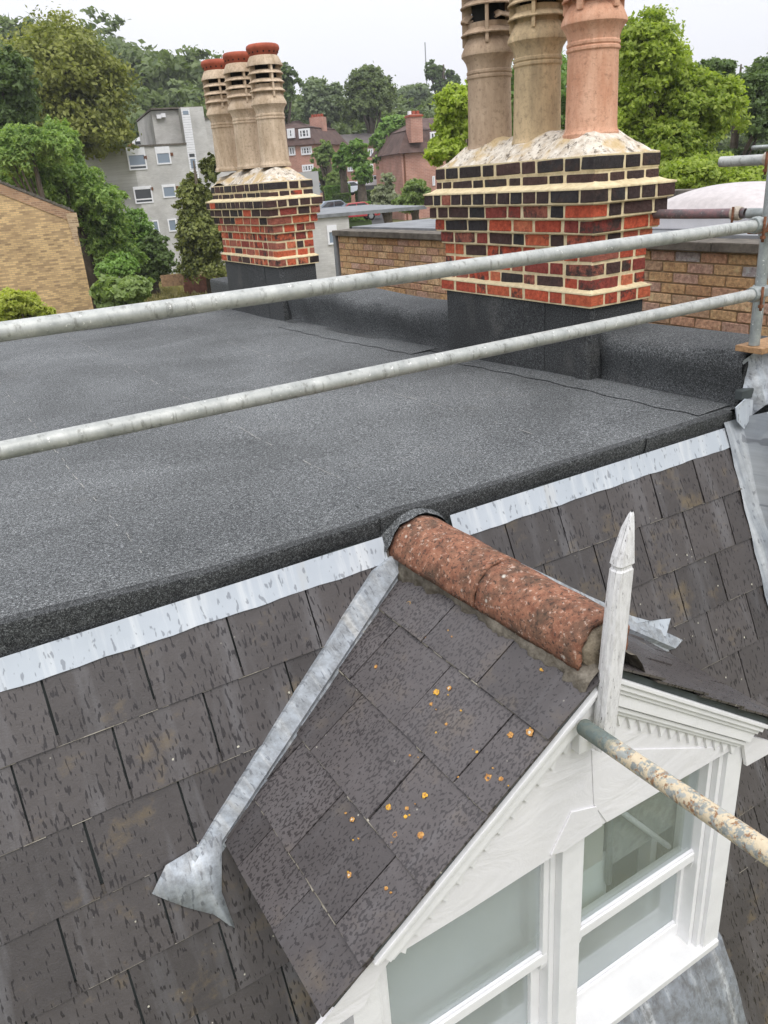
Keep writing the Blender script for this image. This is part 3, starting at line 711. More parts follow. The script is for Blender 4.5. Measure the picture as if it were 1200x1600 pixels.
rake_board(0.031, 0.044, 1.285, 1.34, 'gable_moulding', s1=0.975)
rake_board(0.045, 0.082, 1.292, 1.34, 'bargeboard', s1=0.97)
rake_board(0.086, 0.100, 1.301, 1.34, 'gable_moulding', s1=0.965)
rake_board(0.101, 0.112, 1.310, 1.34, 'gable_moulding', s1=0.96)
# row of pointed teeth below the mouldings
for fr in (FL_, FR_):
    for k in range(13):
        s = 0.20+k*0.058
        tri = [fr.p(1.318, s, -0.134), fr.p(1.318, s+0.050, -0.134), fr.p(1.318, s+0.046, -0.134-0.038)]
        MB().extr([tuple(v) for v in tri], (0, 0.02, 0)).build('pointed_tooth', PAINT, dorm)
# gable panel
YP = 1.328
t = NT('wrinkled white lining'); o_ = t.geo()
cr = t.math('ADD', t.noise(t.geo((1.2, 1, 3)), 2.6, 5, 0.55, 1.2), t.math('MULTIPLY', t.noise(o_, 22, 4, 0.6), 0.10)); t.bump(cr, 0.02, 0.35)
LINING = t.fin(t.mix(t.noise(o_, 5, 3), (0.80, 0.79, 0.79), (0.73, 0.725, 0.74)), 0.42)
zb = -0.815
pan = [(XC, ZR-0.11), (XC+1.02, ZR-0.11-0.68*1.02+0.0), (XC+0.80, ZR-0.11-0.68*1.0), (XC+0.76, zb), (XC+0.50, zb+0.008), (XC+0.06, zb+0.018), (XC-0.10, zb+0.010), (XC-0.46, zb-0.004), (XC-0.72, zb-0.006), (XC-0.76, zb-0.04), (XC-0.82, ZR-0.11-0.68*1.0), (XC-1.02, ZR-0.11-0.68*1.02)]
o = MB().extr([(x, YP, z) for x, z in pan], (0, 0.014, 0)).build('gable_panel', LINING, dorm)
# loose folds of the lining
m = MB().extr([(XC-0.155, YP, -0.79), (XC-0.075, YP, -0.665), (XC+0.03, YP, -0.70), (XC+0.06, YP, zb+0.02), (XC-0.10, YP, zb+0.008)], (0, -0.006, 0)); m.build('lining_fold', LINING, dorm, bev=0.002)
m = MB().extr([(XC+0.0, YP, -0.47), (XC+0.62, YP, -0.765), (XC+0.6, YP, zb+0.008), (XC+0.08, YP, zb+0.02), (XC+0.02, YP, -0.69)], (0, -0.004, 0)); m.build('lining_fold', LINING, dorm, bev=0.002)
# pilasters, mullion, head, sill
YG = 1.43
for (xa, xb) in ((0.555, 0.640), (2.105, 2.195)):
    MB().box((xa, 1.345, -1.868), (xb, 1.50, -0.78 if xa < 1 else -0.715)).build('jamb', PAINT, dorm, bev=0.003)
    MB().box((xa-(0.012 if xa > 1 else -0.022) if False else (xa+0.02 if xa < 1 else xa-0.022), 1.362, -1.85), ((xa+0.10) if xa < 1 else xa, 1.50, -0.78 if xa < 1 else -0.73)).build('jamb', PAINT, dorm, bev=0.002)
for x in (2.060, 0.66):
    MB().box((x, 1.385, -1.84), (x+0.022, 1.50, -0.78)).build('jamb', PAINT, dorm, bev=0.002)
MB().box((1.335, 1.365, -1.86), (1.425, 1.50, -0.70)).build('mullion', PAINT, dorm, bev=0.004)
for xa, xb in ((1.313, 1.335), (1.425, 1.447)): MB().box((xa, 1.395, -1.84), (xb, 1.50, -0.70)).build('jamb', PAINT, dorm, bev=0.002)
MB().extr([(0.56, 1.335, -1.872), (0.56, 1.335, -1.842), (0.56, 1.345, -1.836), (0.56, 1.50, -1.812), (0.56, 1.50, -1.872)], (1.63, 0, 0)).build('window_sill', CILL, dorm, bev=0.003)
def sash(xa, xb, zb_, zt, yf, bot, side, horn=False, top=0.03, gm=None):
    d = 0.036; root = MB().box((xa, yf, zb_), (xb, yf+d, zb_+bot)).build('sash_frame', PAINT, dorm, bev=0.003)
    if True:
        m = MB()
        m.box((xa, yf+0.0005, zb_+bot-0.001), (xa+side, yf+d, zt)); m.build('stile', PAINT, root, bev=0.003)
        MB().box((xb-side, yf+0.0005, zb_+bot-0.001), (xb, yf+d, zt)).build('stile', PAINT, root, bev=0.003)
        MB().box((xa+side, yf+0.0008, zt-top), (xb-side, yf+d, zt)).build('top_rail', PAINT, root, bev=0.003)
    MB().box((xa+side-0.004, yf+0.018, zb_+bot-0.004), (xb-side+0.004, yf+0.024, zt-0.02)).build('pane', gm or GLASS, root)
    # pale glazing gasket
    MB().box((xa+side, yf+0.006, zb_+bot), (xb-side, yf+0.017, zb_+bot+0.010)).build('gasket', WHITE, root)
    if horn:
        for x in (xa+0.003, xb-0.033):
            MB().extr([(x, yf, zb_), (x, yf+0.034, zb_), (x, yf+0.030, zb_-0.028), (x, yf+0.010, zb_-0.040), (x, yf+0.004, zb_-0.02)], (0.030, 0, 0)).build('sash_horn', PAINT, root, bev=0.003)
for xa, xb in ((0.672, 1.318), (1.442, 2.090)):
    sash(xa, xb, -1.385, -0.72, 1.402, 0.042, 0.026, True, gm=GLASSC if xa > 1.4 else GLASS)
    sash(xa+0.004, xb-0.004, -1.835, -1.365, 1.440, 0.078, 0.040)
# interior seen through the glass
MB().box((0.60, 1.52, -1.84), (2.16, 2.05, -1.80)).build('window_board', WHITE, dorm)
MB().add([(0.58, 2.05, -2.5), (2.18, 2.05, -2.5), (2.18, 2.05, -0.80), (0.58, 2.05, -0.80), (0.58, 1.51, -2.5), (2.18, 1.51, -2.5), (2.18, 1.51, -0.80), (0.58, 1.51, -0.80)],
         [(0, 3, 2, 1), (0, 4, 7, 3), (1, 2, 6, 5), (0, 1, 5, 4), (3, 7, 6, 2)]).build('room', ROOM, dorm)
MB().box((1.44, 1.50, -1.22), (1.665, 1.505, -0.86)).build('blind', BLIND, dorm)
MB().box((1.44, 1.506, -1.42), (1.70, 1.512, -1.20)).build('obscure_panel', ROOM, dorm)
MB().box((1.69, 1.515, -1.30), (2.09, 1.52, -0.84)).build('reflected_board', mat_simple('stippled grey board', (0.30, 0.31, 0.29), 0.9, 0, 40, 0.35), dorm)  # board and two bars added behind the pane to imitate its reflections
MB().tube([(1.70, 1.49, -0.98), (2.02, 1.49, -1.36)], 0.011, 8).build('reflected_bar', WHITE, dorm, True)
MB().tube([(1.68, 1.49, -0.90), (1.69, 1.49, -1.34)], 0.013, 8).build('reflected_bar', GALV_D, dorm, True)
MB().box((0.66, 1.53, -1.42), (1.30, 1.535, -1.02)).build('obscure_panel', ROOM, dorm)
for xx in (0.80, 1.22, 1.52, 1.98):
    MB().box((xx, 1.54, -1.795), (xx+0.035, 1.60, -1.05)).build('shutter_stile', WHITE, dorm, bev=0.003)
MB().box((0.64, 1.52, -1.40), (1.30, 1.545, -1.36)).build('inner_rail', WHITE, dorm, bev=0.003)
MB().box((1.45, 1.90, -1.80), (2.10, 1.96, -1.25)).build('cupboard', DARKIN, dorm, bev=0.004)
# cheeks
for x in (0.60, 2.16):
    MB().extr([(x, 1.36, -1.87), (x, 1.36, -0.74), (x, ym(-0.74)+0.02, -0.74), (x, ym(-1.87)+0.02, -1.87)], (0.02, 0, 0)).build('cheek', LEAD_B, dorm, uv=lambda c: (c.y, -c.z))
# lead apron below the sill
P = []
for k in range(20):
    x = 0.40+1.88*k/19; w = 0.012*math.sin(k*1.1)+0.008*math.sin(k*2.7)
    P.append([(x, 1.42, -1.90), (x, 1.375+w*.3, -1.93), (x, 1.335+w, -1.985), (x, 1.275+w, -2.10+w), (x, 1.215+w, -2.24), (x, 1.15, -2.42)])
LEAD_A = mat_lead('wet lead apron', 0.7, 0.7)
MB().grid(P).build('lead_apron', LEAD_A, dorm, True, uv=lambda c: (c.x, -c.z))
# finial: squared post with a groove and a pointed head, split and leaning
def finial():
    m = MB(); R_ = []
    st = [(-0.40, 1.376, 0.031, 0.020), (-0.20, 1.385, 0.032, 0.021), (-0.05, 1.393, 0.0325, 0.022), (0.10, 1.400, 0.031, 0.021), (0.158, 1.403, 0.0285, 0.020), (0.163, 1.4035, 0.0245, 0.017), (0.170, 1.404, 0.0245, 0.017), (0.175, 1.404, 0.029, 0.020), (0.20, 1.4055, 0.0265, 0.019), (0.27, 1.4175, 0.0145, 0.012), (0.305, 1.425, 0.0065, 0.006), (0.312, 1.427, 0.003, 0.003)]
    rg = random.Random(2)
    for z, x, a, b in st:
        c = 0.35
        pts = [(-a, -b*c), (-a*(1-.22), -b), (a*(1-.22), -b), (a, -b*c), (a, b*c), (a*.78, b), (-a*.78, b), (-a, b*c)]
        y = 1.262-0.015*(z+0.35)
        R_.append([(x+u+rg.uniform(-.0012, .0012), y+v+rg.uniform(-.001, .001), z) for u, v in [(p*0.98, q) for p, q in pts]]+[(x-a*0.98, y-b*c, z)])
    m.grid([[r[i] for i in range(9)] for r in R_]); m.f = [tuple(reversed(f)) for f in m.f]
    o = m.build('finial', OLDPAINT, dorm); return o
fin = finial()
MB().add([(1.42, 1.246, 0.300), (1.433, 1.246, 0.302), (1.431, 1.256, 0.318), (1.424, 1.252, 0.313)], [(0, 1, 2, 3), (3, 2, 1, 0)]).build('rotten_tip', BLACK, fin)
# short board behind the finial foot
MB().box((1.32, 1.296, -0.43), (1.44, 1.328, -0.24)).build('finial_block', PAINT, dorm, bev=0.003)
# lichen rosettes, spots found on the dormer slates
t = NT('orange lichen'); o_ = t.coord('Object', rnd=True)
LICH = t.fin(t.mix(t.ramp(t.noise(t.geo(), 160, 4, 0.7), [(0.4, 0.0), (0.6, 1.0)]), (0.34, 0.14, 0.04), (0.58, 0.33, 0.10)), 0.9)
t.bump(t.noise(t.geo(), 200, 4), 0.003, 1.0)
LICHY = mat_simple('yellow lichen', (0.60, 0.34, 0.05), 0.9, 0, 90, 0.4, 0.002, 200)
LICHG = mat_simple('grey lichen', (0.48, 0.46, 0.38), 0.9, 0, 90, 0.4, 0.002, 200)
Ls = [(638, 943, 7), (666, 997, 4), (587, 1041, 5), (701, 1075, 5), (682, 1081, 7), (673, 1100, 4), (844, 1130, 6), (827, 1144, 8), (797, 1148, 6), (708, 1205, 6), (763, 1215, 7), (782, 1217, 5), (663, 1242, 6), (550, 1280, 5), (635, 1263, 4), (633, 1276, 4), (606, 1261, 6), (617, 1304, 6), (657, 1305, 7), (545, 1367, 5), (603, 1388, 4), (845, 1046, 3), (697, 1131, 3), (640, 1180, 2.5), (745, 1175, 3), (770, 1200, 2), (560, 1310, 2), (720, 1110, 2), (700, 985, 2)]
rgl = random.Random(91)
Ls += [(px+rgl.uniform(-16, 16), py+rgl.uniform(-16, 16), rgl.uniform(1.2, 2.4)) for px, py, r in Ls if rgl.random() < 0.8]
for i, (px, py, r) in enumerate(Ls):
    p = on(px, py, tuple(FL_.p(0, 0, 0.0155)), tuple(FL_.N)); d = Vector(p)-FL_.O; u, s = d.dot(FL_.U), d.dot(FL_.S)
    R0 = r*0.00150; rg = random.Random(i); n = 11; vs = [tuple(FL_.p(u, s, 0.0150))]
    ring_type = r >= 5
    for rr, hh in ((0.45, 0.0152 if ring_type else 0.0165), (0.75, 0.0170), (1.0, 0.014)):
        for k in range(n):
            a = 2*math.pi*k/n; w = R0*rr*(1+rg.uniform(-.30, .26)); vs.append(tuple(FL_.p(u+w*math.cos(a)*1.05, s+w*math.sin(a), hh)))
    fs = [(0, 1+k, 1+(k+1) % n) for k in range(n)]
    for q2 in range(2): fs += [(1+q2*n+k, 1+(q2+1)*n+k, 1+(q2+1)*n+(k+1) % n, 1+q2*n+(k+1) % n) for k in range(n)]
    cg = (ring_type and i % 3 != 2)
    if cg:
        m2 = MB().add(vs[:1+n], [f for f in fs if f[0] == 0]); m2.build('lichen', LICHG if i % 2 else LICH, dorm, True)
        MB().add(vs, [f for f in fs if f[0] != 0]).build('lichen', LICH if i % 4 else LICHY, dorm, True)
    else: MB().add(vs, fs).build('lichen', LICHY if i % 3 == 0 else LICH, dorm, True)
# white droppings and crumbs, counted together
m = MB(); rg = random.Random(8)
for i in range(46):
    x = rg.choice([rg.uniform(-.2, .9), rg.uniform(2.3, 3.1)]); qq = rg.uniform(0.3, 1.3); r = rg.uniform(0.0015, 0.005)
    c = FM.p(x, qq, 0.0185); 
    m.add([tuple(FM.p(x+r*math.cos(a)*rg.uniform(.6, 1.2), qq+r*math.sin(a)*rg.uniform(.6, 1.3), 0.0188)) for a in np.linspace(0, 5.4, 7)], [tuple(range(7))])
o = m.build('droppings', LICHG, mans); o['kind'] = 'stuff'

# ------------------------------------------------------------------ scaffold
def tube_thing(name, label, cat, p0, p1, mat, r=0.02415, openend=None, group=None, n=40):
    P0, P1 = Vector(p0), Vector(p1); t_ = thing(name, label, cat, tuple(P0), group)
    pts = [P0+(P1-P0)*k/n+Vector((0, 0, -0.0025*math.sin(math.pi*k/n))) for k in range(n+1)]
    MB().tube(pts, r, 24, cap=False).build('steel_tube', mat, t_, True)
    d = (P1-P0).normalized()
    for e, s in ((P0, 1), (P1, -1)):
        q_ = []
        for rr, dd in ((r, 0), (r*0.97, -0.0015*s), (r-0.004, -0.0015*s), (r-0.004, 0.06*s)): q_.append((rr, dd))
        ref = Vector((0, 0, 1)) if abs(d.z) < .9 else Vector((1, 0, 0)); a = d.cross(ref).normalized(); b = d.cross(a); rows_ = []
        for rr, dd in q_: rows_.append([tuple(e+d*dd+a*math.cos(2*math.pi*k/24)*rr+b*math.sin(2*math.pi*k/24)*rr) for k in range(25)])
        m = MB().grid(rows_); 
        m.build('tube_end', mat, t_, True)
    return t_
tube_thing('scaffold_tube', 'upper galvanised scaffold guard rail crossing both chimney stacks', 'scaffold tube', (-1.6, 2.135, 0.846), (3.13, 2.165, 0.836), GALV, group='guard rails along the flat roof edge')
tube_thing('scaffold_tube', 'lower galvanised scaffold guard rail crossing the flat roof', 'scaffold tube', (-1.6, 2.145, 0.551), (3.16, 2.165, 0.553), GALV, group='guard rails along the flat roof edge')
tube_thing('scaffold_upright', 'vertical galvanised scaffold post standing on a wooden board at the right', 'scaffold post', (3.285, 2.232, 0.305), (3.30, 2.252, 2.3), GALV_D)
tube_thing('scaffold_tube', 'dark red painted scaffold tube resting near the near chimney brickwork', 'scaffold tube', (3.60, 3.36, 0.846), (3.665, 2.62, 0.842), REDT)
tube_thing('scaffold_tube', 'short grey scaffold tube joined behind the red tube at the post', 'scaffold tube', (3.660, 2.60, 0.842), (3.74, 1.60, 0.838), GALV_D)
tube_thing('scaffold_tube', 'topmost grey scaffold tube with rounded free end by the lime green tree', 'scaffold tube', (3.60, 2.74, 1.083), (3.78, 1.7, 1.076), GALV)
tube_thing('scaffold_tube', 'flaking cream and rust scaffold tube reaching the dormer gable', 'scaffold tube', (1.300, 1.262, -0.300), (0.945, -1.06, 0.160), RUSTT)
def coupler(label, c, ax1, ax2, mat=GALV_D):
    c = Vector(c); t_ = thing('scaffold_coupler', label, 'scaffold clamp', tuple(c), 'clamps holding the scaffold tubes')
    def band(cc, ax, name):
        ax = Vector(ax).normalized(); ref = Vector((0, 0, 1)) if abs(ax.z) < .9 else Vector((1, 0, 0)); a = ax.cross(ref).normalized(); b = ax.cross(a); R_ = []
        for dd, rr in ((-0.024, 0.0245), (-0.024, 0.031), (-0.010, 0.034), (0.010, 0.034), (0.024, 0.031), (0.024, 0.0245)):
            R_.append([tuple(cc+ax*dd+(a*math.cos(2*math.pi*k/20)+b*math.sin(2*math.pi*k/20))*rr) for k in range(21)])
        MB().grid(R_).build(name, mat, t_, auto=0.6)
        p = cc+a*0.036+b*0.012
        MB().tube([p-b*0.045, p+b*0.055], 0.006, 8).build('bolt', RUST, t_, True)
        MB().tube([p+b*0.030, p+b*0.042], 0.012, 6).build('nut', RUST, t_)
    band(c+Vector(ax2).cross(Vector(ax1))*0.0, ax1, 'band')
    return t_, band
tq, bd = coupler('upper scaffold clamp joining the guard rail to the upright', (3.110, 2.165, 0.838), (1, 0, 0), (0, 0, 1)); bd(Vector((3.29, 2.238, 0.80)), (0, 0, 1), 'band')
MB().box((3.12, 2.17, 0.80), (3.29, 2.215, 0.835)).build('bracket', RUST, tq, bev=0.006)
tq, bd = coupler('lower scaffold clamp joining the lower rail to the upright', (3.15, 2.165, 0.553), (1, 0, 0), (0, 0, 1)); bd(Vector((3.288, 2.236, 0.545)), (0, 0, 1), 'band')
MB().box((3.16, 2.17, 0.53), (3.28, 2.215, 0.57)).build('bracket', GALV_D, tq, bev=0.006)
CREAMC = mat_simple('cream galvanised clamp', (0.50, 0.44, 0.36), 0.6, 0.2, 40, 0.3, 0.002)
tq, bd = coupler('cream clamp round the red and grey tube joint', (3.655, 2.66, 0.842), (0.08, -1, 0), (0, 0, 1), CREAMC)
tq, bd = coupler('cream clamp round the topmost tube beside the upright', (3.640, 2.50, 1.082), (0.15, -1, 0), (0, 0, 1), CREAMC)
MB().tube([(3.50, 2.50, 1.135), (3.80, 2.45, 1.135)], 0.009, 8).build('bolt', GALV_D, tq, True)
t_ = thing('sole_board', 'small wooden board under the foot of the scaffold upright', 'board', (3.3, 2.2, 0.28))
MB().box((3.245, 2.16, 0.275), (3.62, 2.30, 0.302)).build('plank', WOOD, t_, bev=0.003)

# ------------------------------------------------------------------ chimney stacks
def brick_mesh(seed):
    rg = random.Random(seed); bm = bmesh.new(); bmesh.ops.create_cube(bm, size=1.0)
    bmesh.ops.bevel(bm, geom=list(bm.edges), offset=0.055, segments=1, affect='EDGES')
    for v in bm.verts: v.co += Vector([rg.uniform(-.016, .016) for _ in range(3)])
    me = bpy.data.meshes.new('brick'); bm.to_mesh(me); bm.free(); me.materials.append(BRICK); return me
BM = [brick_mesh(i) for i in range(6)]
def add_brick(c, size, col, soot, parent, rz=0.0, name='brick', tilt=0.022):
    o = bpy.data.objects.new(name, random.choice(BM)); COL.objects.link(o)
    adopt(o, parent); o.location = c; o.scale = size; o.rotation_euler = (random.uniform(-tilt, tilt), random.uniform(-tilt, tilt), rz); o.color = (*col, soot); return o
RED = [(0.56, 0.105, 0.05), (0.46, 0.085, 0.045), (0.58, 0.17, 0.085), (0.28, 0.06, 0.045), (0.46, 0.12, 0.07), (0.55, 0.13, 0.06), (0.36, 0.12, 0.08)]
DRK = [(0.035, 0.026, 0.025), (0.055, 0.036, 0.034), (0.080, 0.044, 0.038), (0.04, 0.035, 0.035)]
def lerp(a, b, f): return a+(b-a)*f
POT_PROF = [(0.150, 0.0), (0.150, 0.022), (0.140, 0.038), (0.136, 0.055), (0.1315, 0.30), (0.130, 0.405), (0.1375, 0.412), (0.1375, 0.424), (0.131, 0.430), (0.1365, 0.437), (0.1365, 0.448), (0.131, 0.455), (0.133, 0.475), (0.141, 0.498), (0.156, 0.520), (0.166, 0.530), (0.166, 0.546), (0.145, 0.590), (0.128, 0.618), (0.118, 0.620), (0.122, 0.70)]
def pot(parent, c, mat, seed, cap=False, ribs=4, top=True, flip=False, nl=3, ribw=0.02, broken=False):
    x, y, z = c
    m = MB().lathe(POT_PROF, (0, 0, 0), 48, 0.006, seed)
    o = m.build('chimney_pot', mat, parent, auto=0.5)
    # the pot's own origin stays at its foot so soot follows its height
    o.location = (x, y, z)
    def child(mb, name, mt, **k):
        q_ = mb.build(name, mt, None, **k); q_.parent = o; return q_
    for k in range(nl):
        zz = 0.645+k*0.071
        prof = [(0.112, zz+0.006), (0.163, zz-0.010), (0.166, zz-0.004), (0.150, zz+0.010), (0.130, zz+0.026), (0.108, zz+0.027)]
        if broken and k == 1:
            mm = MB(); n = 48; vs = []; 
            for r, h in prof:
                for a_ in range(38): an = math.radians(250)+2*math.pi*a_/n; vs.append(((r-(0.03 if a_ in (0, 37) else 0))*math.cos(an), (r-(0.03 if a_ in (0, 37) else 0))*math.sin(an), h+0.008*math.sin(a_*1.3)*(a_ < 3 or a_ > 34)))
            mm.add(vs, [(i*38+j, i*38+j+1, (i+1)*38+j+1, (i+1)*38+j) for i in range(5) for j in range(37)]); child(mm, 'louvre', mat, auto=0.7)
        else: child(MB().lathe(prof, (0, 0, 0), 48, 0.008, seed+k), 'louvre', mat, auto=0.7)
    H = 0.645+nl*0.071
    child(MB().lathe([(0.098, 0.55), (0.098, H+0.06)], (0, 0, 0), 24), 'flue_liner', BLACK, smooth=True)
    for k in range(ribs):
        a = 2*math.pi*(k+0.35)/ribs+seed; ca, sa = math.cos(a), math.sin(a); mm = MB(); w = ribw/2
        def pp(r, t_, h): return (r*ca-t_*sa, r*sa+t_*ca, h)
        mm.hexa([pp(0.10, -w, 0.585), pp(0.158, -w, 0.585), pp(0.158, w, 0.585), pp(0.10, w, 0.585), pp(0.10, -w, H), pp(0.156, -w, H), pp(0.156, w, H), pp(0.10, w, H)])
        child(mm, 'rib', mat, bev=0.003)
    prof = [(0.12, H-0.002), (0.166, H-0.014), (0.168, H-0.006), (0.135, H+0.062), (0.128, H+0.070), (0.10, H+0.07)]
    child(MB().lathe(prof, (0, 0, 0), 48, 0.006, seed), 'pot_rim', mat, auto=0.7)
    if cap:
        hc = H+0.068
        cp = child(MB().lathe([(0.10, hc), (0.122, hc), (0.132, hc+0.022), (0.142, hc+0.040), (0.150, hc+0.052), (0.152, hc+0.066), (0.147, hc+0.084), (0.132, hc+0.094), (0.09, hc+0.097), (0.0, hc+0.097)], (0, 0, 0), 48, 0.004, seed), 'vented_cap', TERRA, auto=0.9)
        for k in range(16):
            a = 2*math.pi*k/16; r = 0.1345
            h = MB().tube([(r*math.cos(a)*0.9, r*math.sin(a)*0.9, hc+0.030), ((r+0.0035)*math.cos(a), (r+0.0035)*math.sin(a), hc+0.027)], 0.0075, 8).build('vent_hole', BLACK, None); h.parent = cp
    return o
OFF = [0.026, 0, 0, 0, 0.020, 0.044, 0.068, 0.092, 0.030, 0.034]     # corbel of each course
def stack(label, y0, y1, zb, x0, x1, courses_soot, seed, pots, zflash):
    rg = random.Random(seed); random.seed(seed)
    t_ = thing('chimney_stack', label, 'chimney', ((x0+x1)/2, (y0+y1)/2, zflash), 'chimney stacks on the party wall')
    B = thing  # noqa
    CH = 0.0762
    z = zb
    xs = x1
    for c, off in enumerate(OFF):
        z0, z1 = z, z+CH
        bh = 0.0615 if c not in (0, 8) else (0.060 if c == 0 else 0.046)
        if c == 7: bh = 0.064
        # mortar body slightly behind the brick faces, two mm apart from its neighbours
        i_ = 0.0045+0.001*(c % 2)
        MB().box((x0-off+i_, y0-off+i_, z0), (x1+off-i_, y1+off-i_, z1+0.0005*(c % 2))).build('mortar_bed', MORTAR, t_, bev=0.0015)
        zc = z0+0.008+bh/2+(0.012 if c == 8 else 0)
        def pick(f):
            s_ = courses_soot[c]; r_ = rg.random()
            if r_ < s_: return rg.choice(DRK), rg.uniform(0.45, 0.7)
            return rg.choice(RED), rg.uniform(0.30, 0.72)
        # west face (long) and east, south face (short) and north
        def run(a0, a1, place, first):
            a = a0; k = 0; hd = first
            while a < a1-0.03:
                L = 0.2125*rg.uniform(0.94, 1.03) if not hd else 0.1025*rg.uniform(0.88, 1.08)
                if c == 7: L = 0.1025*rg.uniform(0.88, 1.05) if not (k == 0 and first) else 0.2125
                if c in (5, 6) and hd and rg.random() < .5: L = 0.2125*rg.uniform(.7, 1)
                if a+L > a1-0.02: L = a1-a
                if a1-(a+L) < 0.055 and a+L < a1: L = a1-a
                place(a+0.0, a+L); a += L+0.012*rg.uniform(0.7, 1.9); k += 1; hd = not hd
        f0 = c % 2 == 0; dp = 0.10
        def west(a, b):
            col, so_ = pick(0); add_brick((x0-off+dp/2, (a+b)/2, zc+rg.uniform(-.001, .001)), (dp, b-a, bh), col, so_, t_)
        def east(a, b):
            col, so_ = pick(0); add_brick((x1+off-dp/2, (a+b)/2, zc), (dp, b-a, bh), col, so_, t_)
        def south(a, b):
            col, so_ = pick(0); add_brick(((a+b)/2, y0-off+dp/2, zc+rg.uniform(-.001, .001)), (b-a, dp, bh), col, so_, t_)
        def north(a, b):
            col, so_ = pick(0); add_brick(((a+b)/2, y1+off-dp/2, zc), (b-a, dp, bh), col, so_, t_)
        if f0:
            run(y0-off, y1+off, west, False); run(y0-off, y1+off, east, True)
            run(x0-off+dp+0.012, x1+off-dp-0.012, south, True); run(x0-off+dp+0.012, x1+off-dp-0.012, north, False)
        else:
            run(x0-off, x1+off, south, False); run(x0-off, x1+off, north, True)
            run(y0-off+dp+0.012, y1+off-dp-0.012, west, True); run(y0-off+dp+0.012, y1+off-dp-0.012, east, False)
        z = z1
    # sloping mortar fillets on the ledges
    def fillet(zz, o0, o1, h, mat=MORTAR):
        m = MB(); n = 24; rows_ = []
        def ring(o_, z_, jit):
            pts = []
            cor = [(x0-o_, y0-o_), (x1+o_, y0-o_), (x1+o_, y1+o_), (x0-o_, y1+o_)]
            for i in range(4):
                a, b = cor[i], cor[(i+1) % 4]; kk = 14
                for j in range(kk):
                    f = j/kk; pts.append((lerp(a[0], b[0], f)+rg.uniform(-jit, jit)*.5, lerp(a[1], b[1], f)+rg.uniform(-jit, jit)*.5, z_+rg.uniform(-jit, jit)))
            pts.append(pts[0]); return pts
        rows_ = [ring(o0, zz-0.004, 0), ring(o0+0.002, zz+0.006, 0.0015), ring(lerp(o0, o1, .5), zz+h*.5, 0.003), ring(o1, zz+h, 0.003), ring(o1-0.02, zz+h, 0)]
        m.grid(rows_); m.f = [tuple(reversed(f)) for f in m.f]; m.build('mortar_fillet', mat, t_, True)
    fillet(zb+CH-0.004, OFF[0]+0.001, -0.004, 0.022)
    fillet(zb+CH*8-0.004, OFF[7]+0.002, OFF[8]-0.004, 0.032)
    # flaunching: sloping mortar bed carrying the pots
    top = zb+CH*10; o9 = OFF[9]; m = MB(); nx, ny = 16, 44; rows_ = []
    cx_ = (x0+x1)/2
    for j in range(ny+1):
        row = []
        y = lerp(y0-o9+0.006, y1+o9-0.006, j/ny)
        for i in range(nx+1):
            x = lerp(x0-o9+0.006, x1+o9-0.006, i/nx)
            ex = min(x-(x0-o9), (x1+o9)-x); ey = min(y-(y0-o9), (y1+o9)-y)
            e = min(ex, ey)
            h = 0.13*min(1, (min(ex/0.20, ey/0.24)))**0.8
            dd = min(math.hypot(x-p[0], y-p[1]) for p in pots)
            h += 0.02*max(0, 1-abs(dd-0.15)/0.06)
            h -= 0.02*max(0, (dd-0.2)/0.1) if dd > .2 else 0
            row.append((x, y, top+max(h, 0.0)+rg.uniform(-.004, .004)*(e > .02)))
        rows_.append(row)
    m.grid(rows_); m.f = [tuple(reversed(f)) for f in m.f]
    m.build('flaunching', FLAUNCH, t_, True)
    MB().box((x0-o9+0.008, y0-o9+0.008, top-0.01), (x1+o9-0.008, y1+o9-0.008, top+0.002)).build('mortar_bed', MORTAR, t_)
    # felt flashing skirt
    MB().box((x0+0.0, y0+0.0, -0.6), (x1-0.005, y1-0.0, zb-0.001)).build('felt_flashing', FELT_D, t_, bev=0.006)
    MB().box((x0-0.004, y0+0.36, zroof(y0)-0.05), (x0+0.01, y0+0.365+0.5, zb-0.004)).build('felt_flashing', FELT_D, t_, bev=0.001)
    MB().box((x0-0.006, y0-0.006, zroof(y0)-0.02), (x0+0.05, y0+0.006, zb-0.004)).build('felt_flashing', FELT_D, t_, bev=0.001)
    return t_
SOOT = [0.35, 0.04, 0.04, 0.08, 0.25, 0.55, 0.9, 0.95, 1.0, 1.0]
p1 = [(3.41, 3.43), (3.41, 3.86), (3.41, 4.295)]
s1 = stack('near large chimney stack with three unlidded clay pots behind the rails', 3.18, 4.525, 0.395, 3.20, 3.615, SOOT, 21, p1, -0.02)
pot(s1, (3.41, 3.43, 1.243), POT_C, 3, ribs=5, nl=4, ribw=0.034); pot(s1, (3.41, 3.86, 1.232), POT_B, 8, ribs=4, nl=4); pot(s1, (3.41, 4.295, 1.225), POT_A, 5, ribs=4, nl=4, broken=True)
p2 = [(3.41, 7.58), (3.38, 8.10), (3.32, 8.55)]
SOOT2 = [0.45, 0.05, 0.05, 0.08, 0.4, 0.55, 0.8, 0.85, 0.9, 0.95]
s2 = stack('far chimney stack with three buff pots under red vented caps', 7.30, 8.76, 0.400, 3.20, 3.60, SOOT2, 33, p2, -0.14)
for i, (p_, z_) in enumerate(zip(p2, (1.292, 1.30, 1.30))): pot(s2, (p_[0], p_[1], z_), POT_D, 12+i*3, cap=True, ribs=4)
# felt corner laps at the foot of the near stack
MB().extr([(3.196, 3.175, zroof(3.2)), (3.275, 3.175, 0.0), (3.275, 3.175, 0.17), (3.235, 3.175, 0.235), (3.196, 3.175, 0.11)], (0, -0.008, 0)).build('felt_flashing', FELT_D, s1)

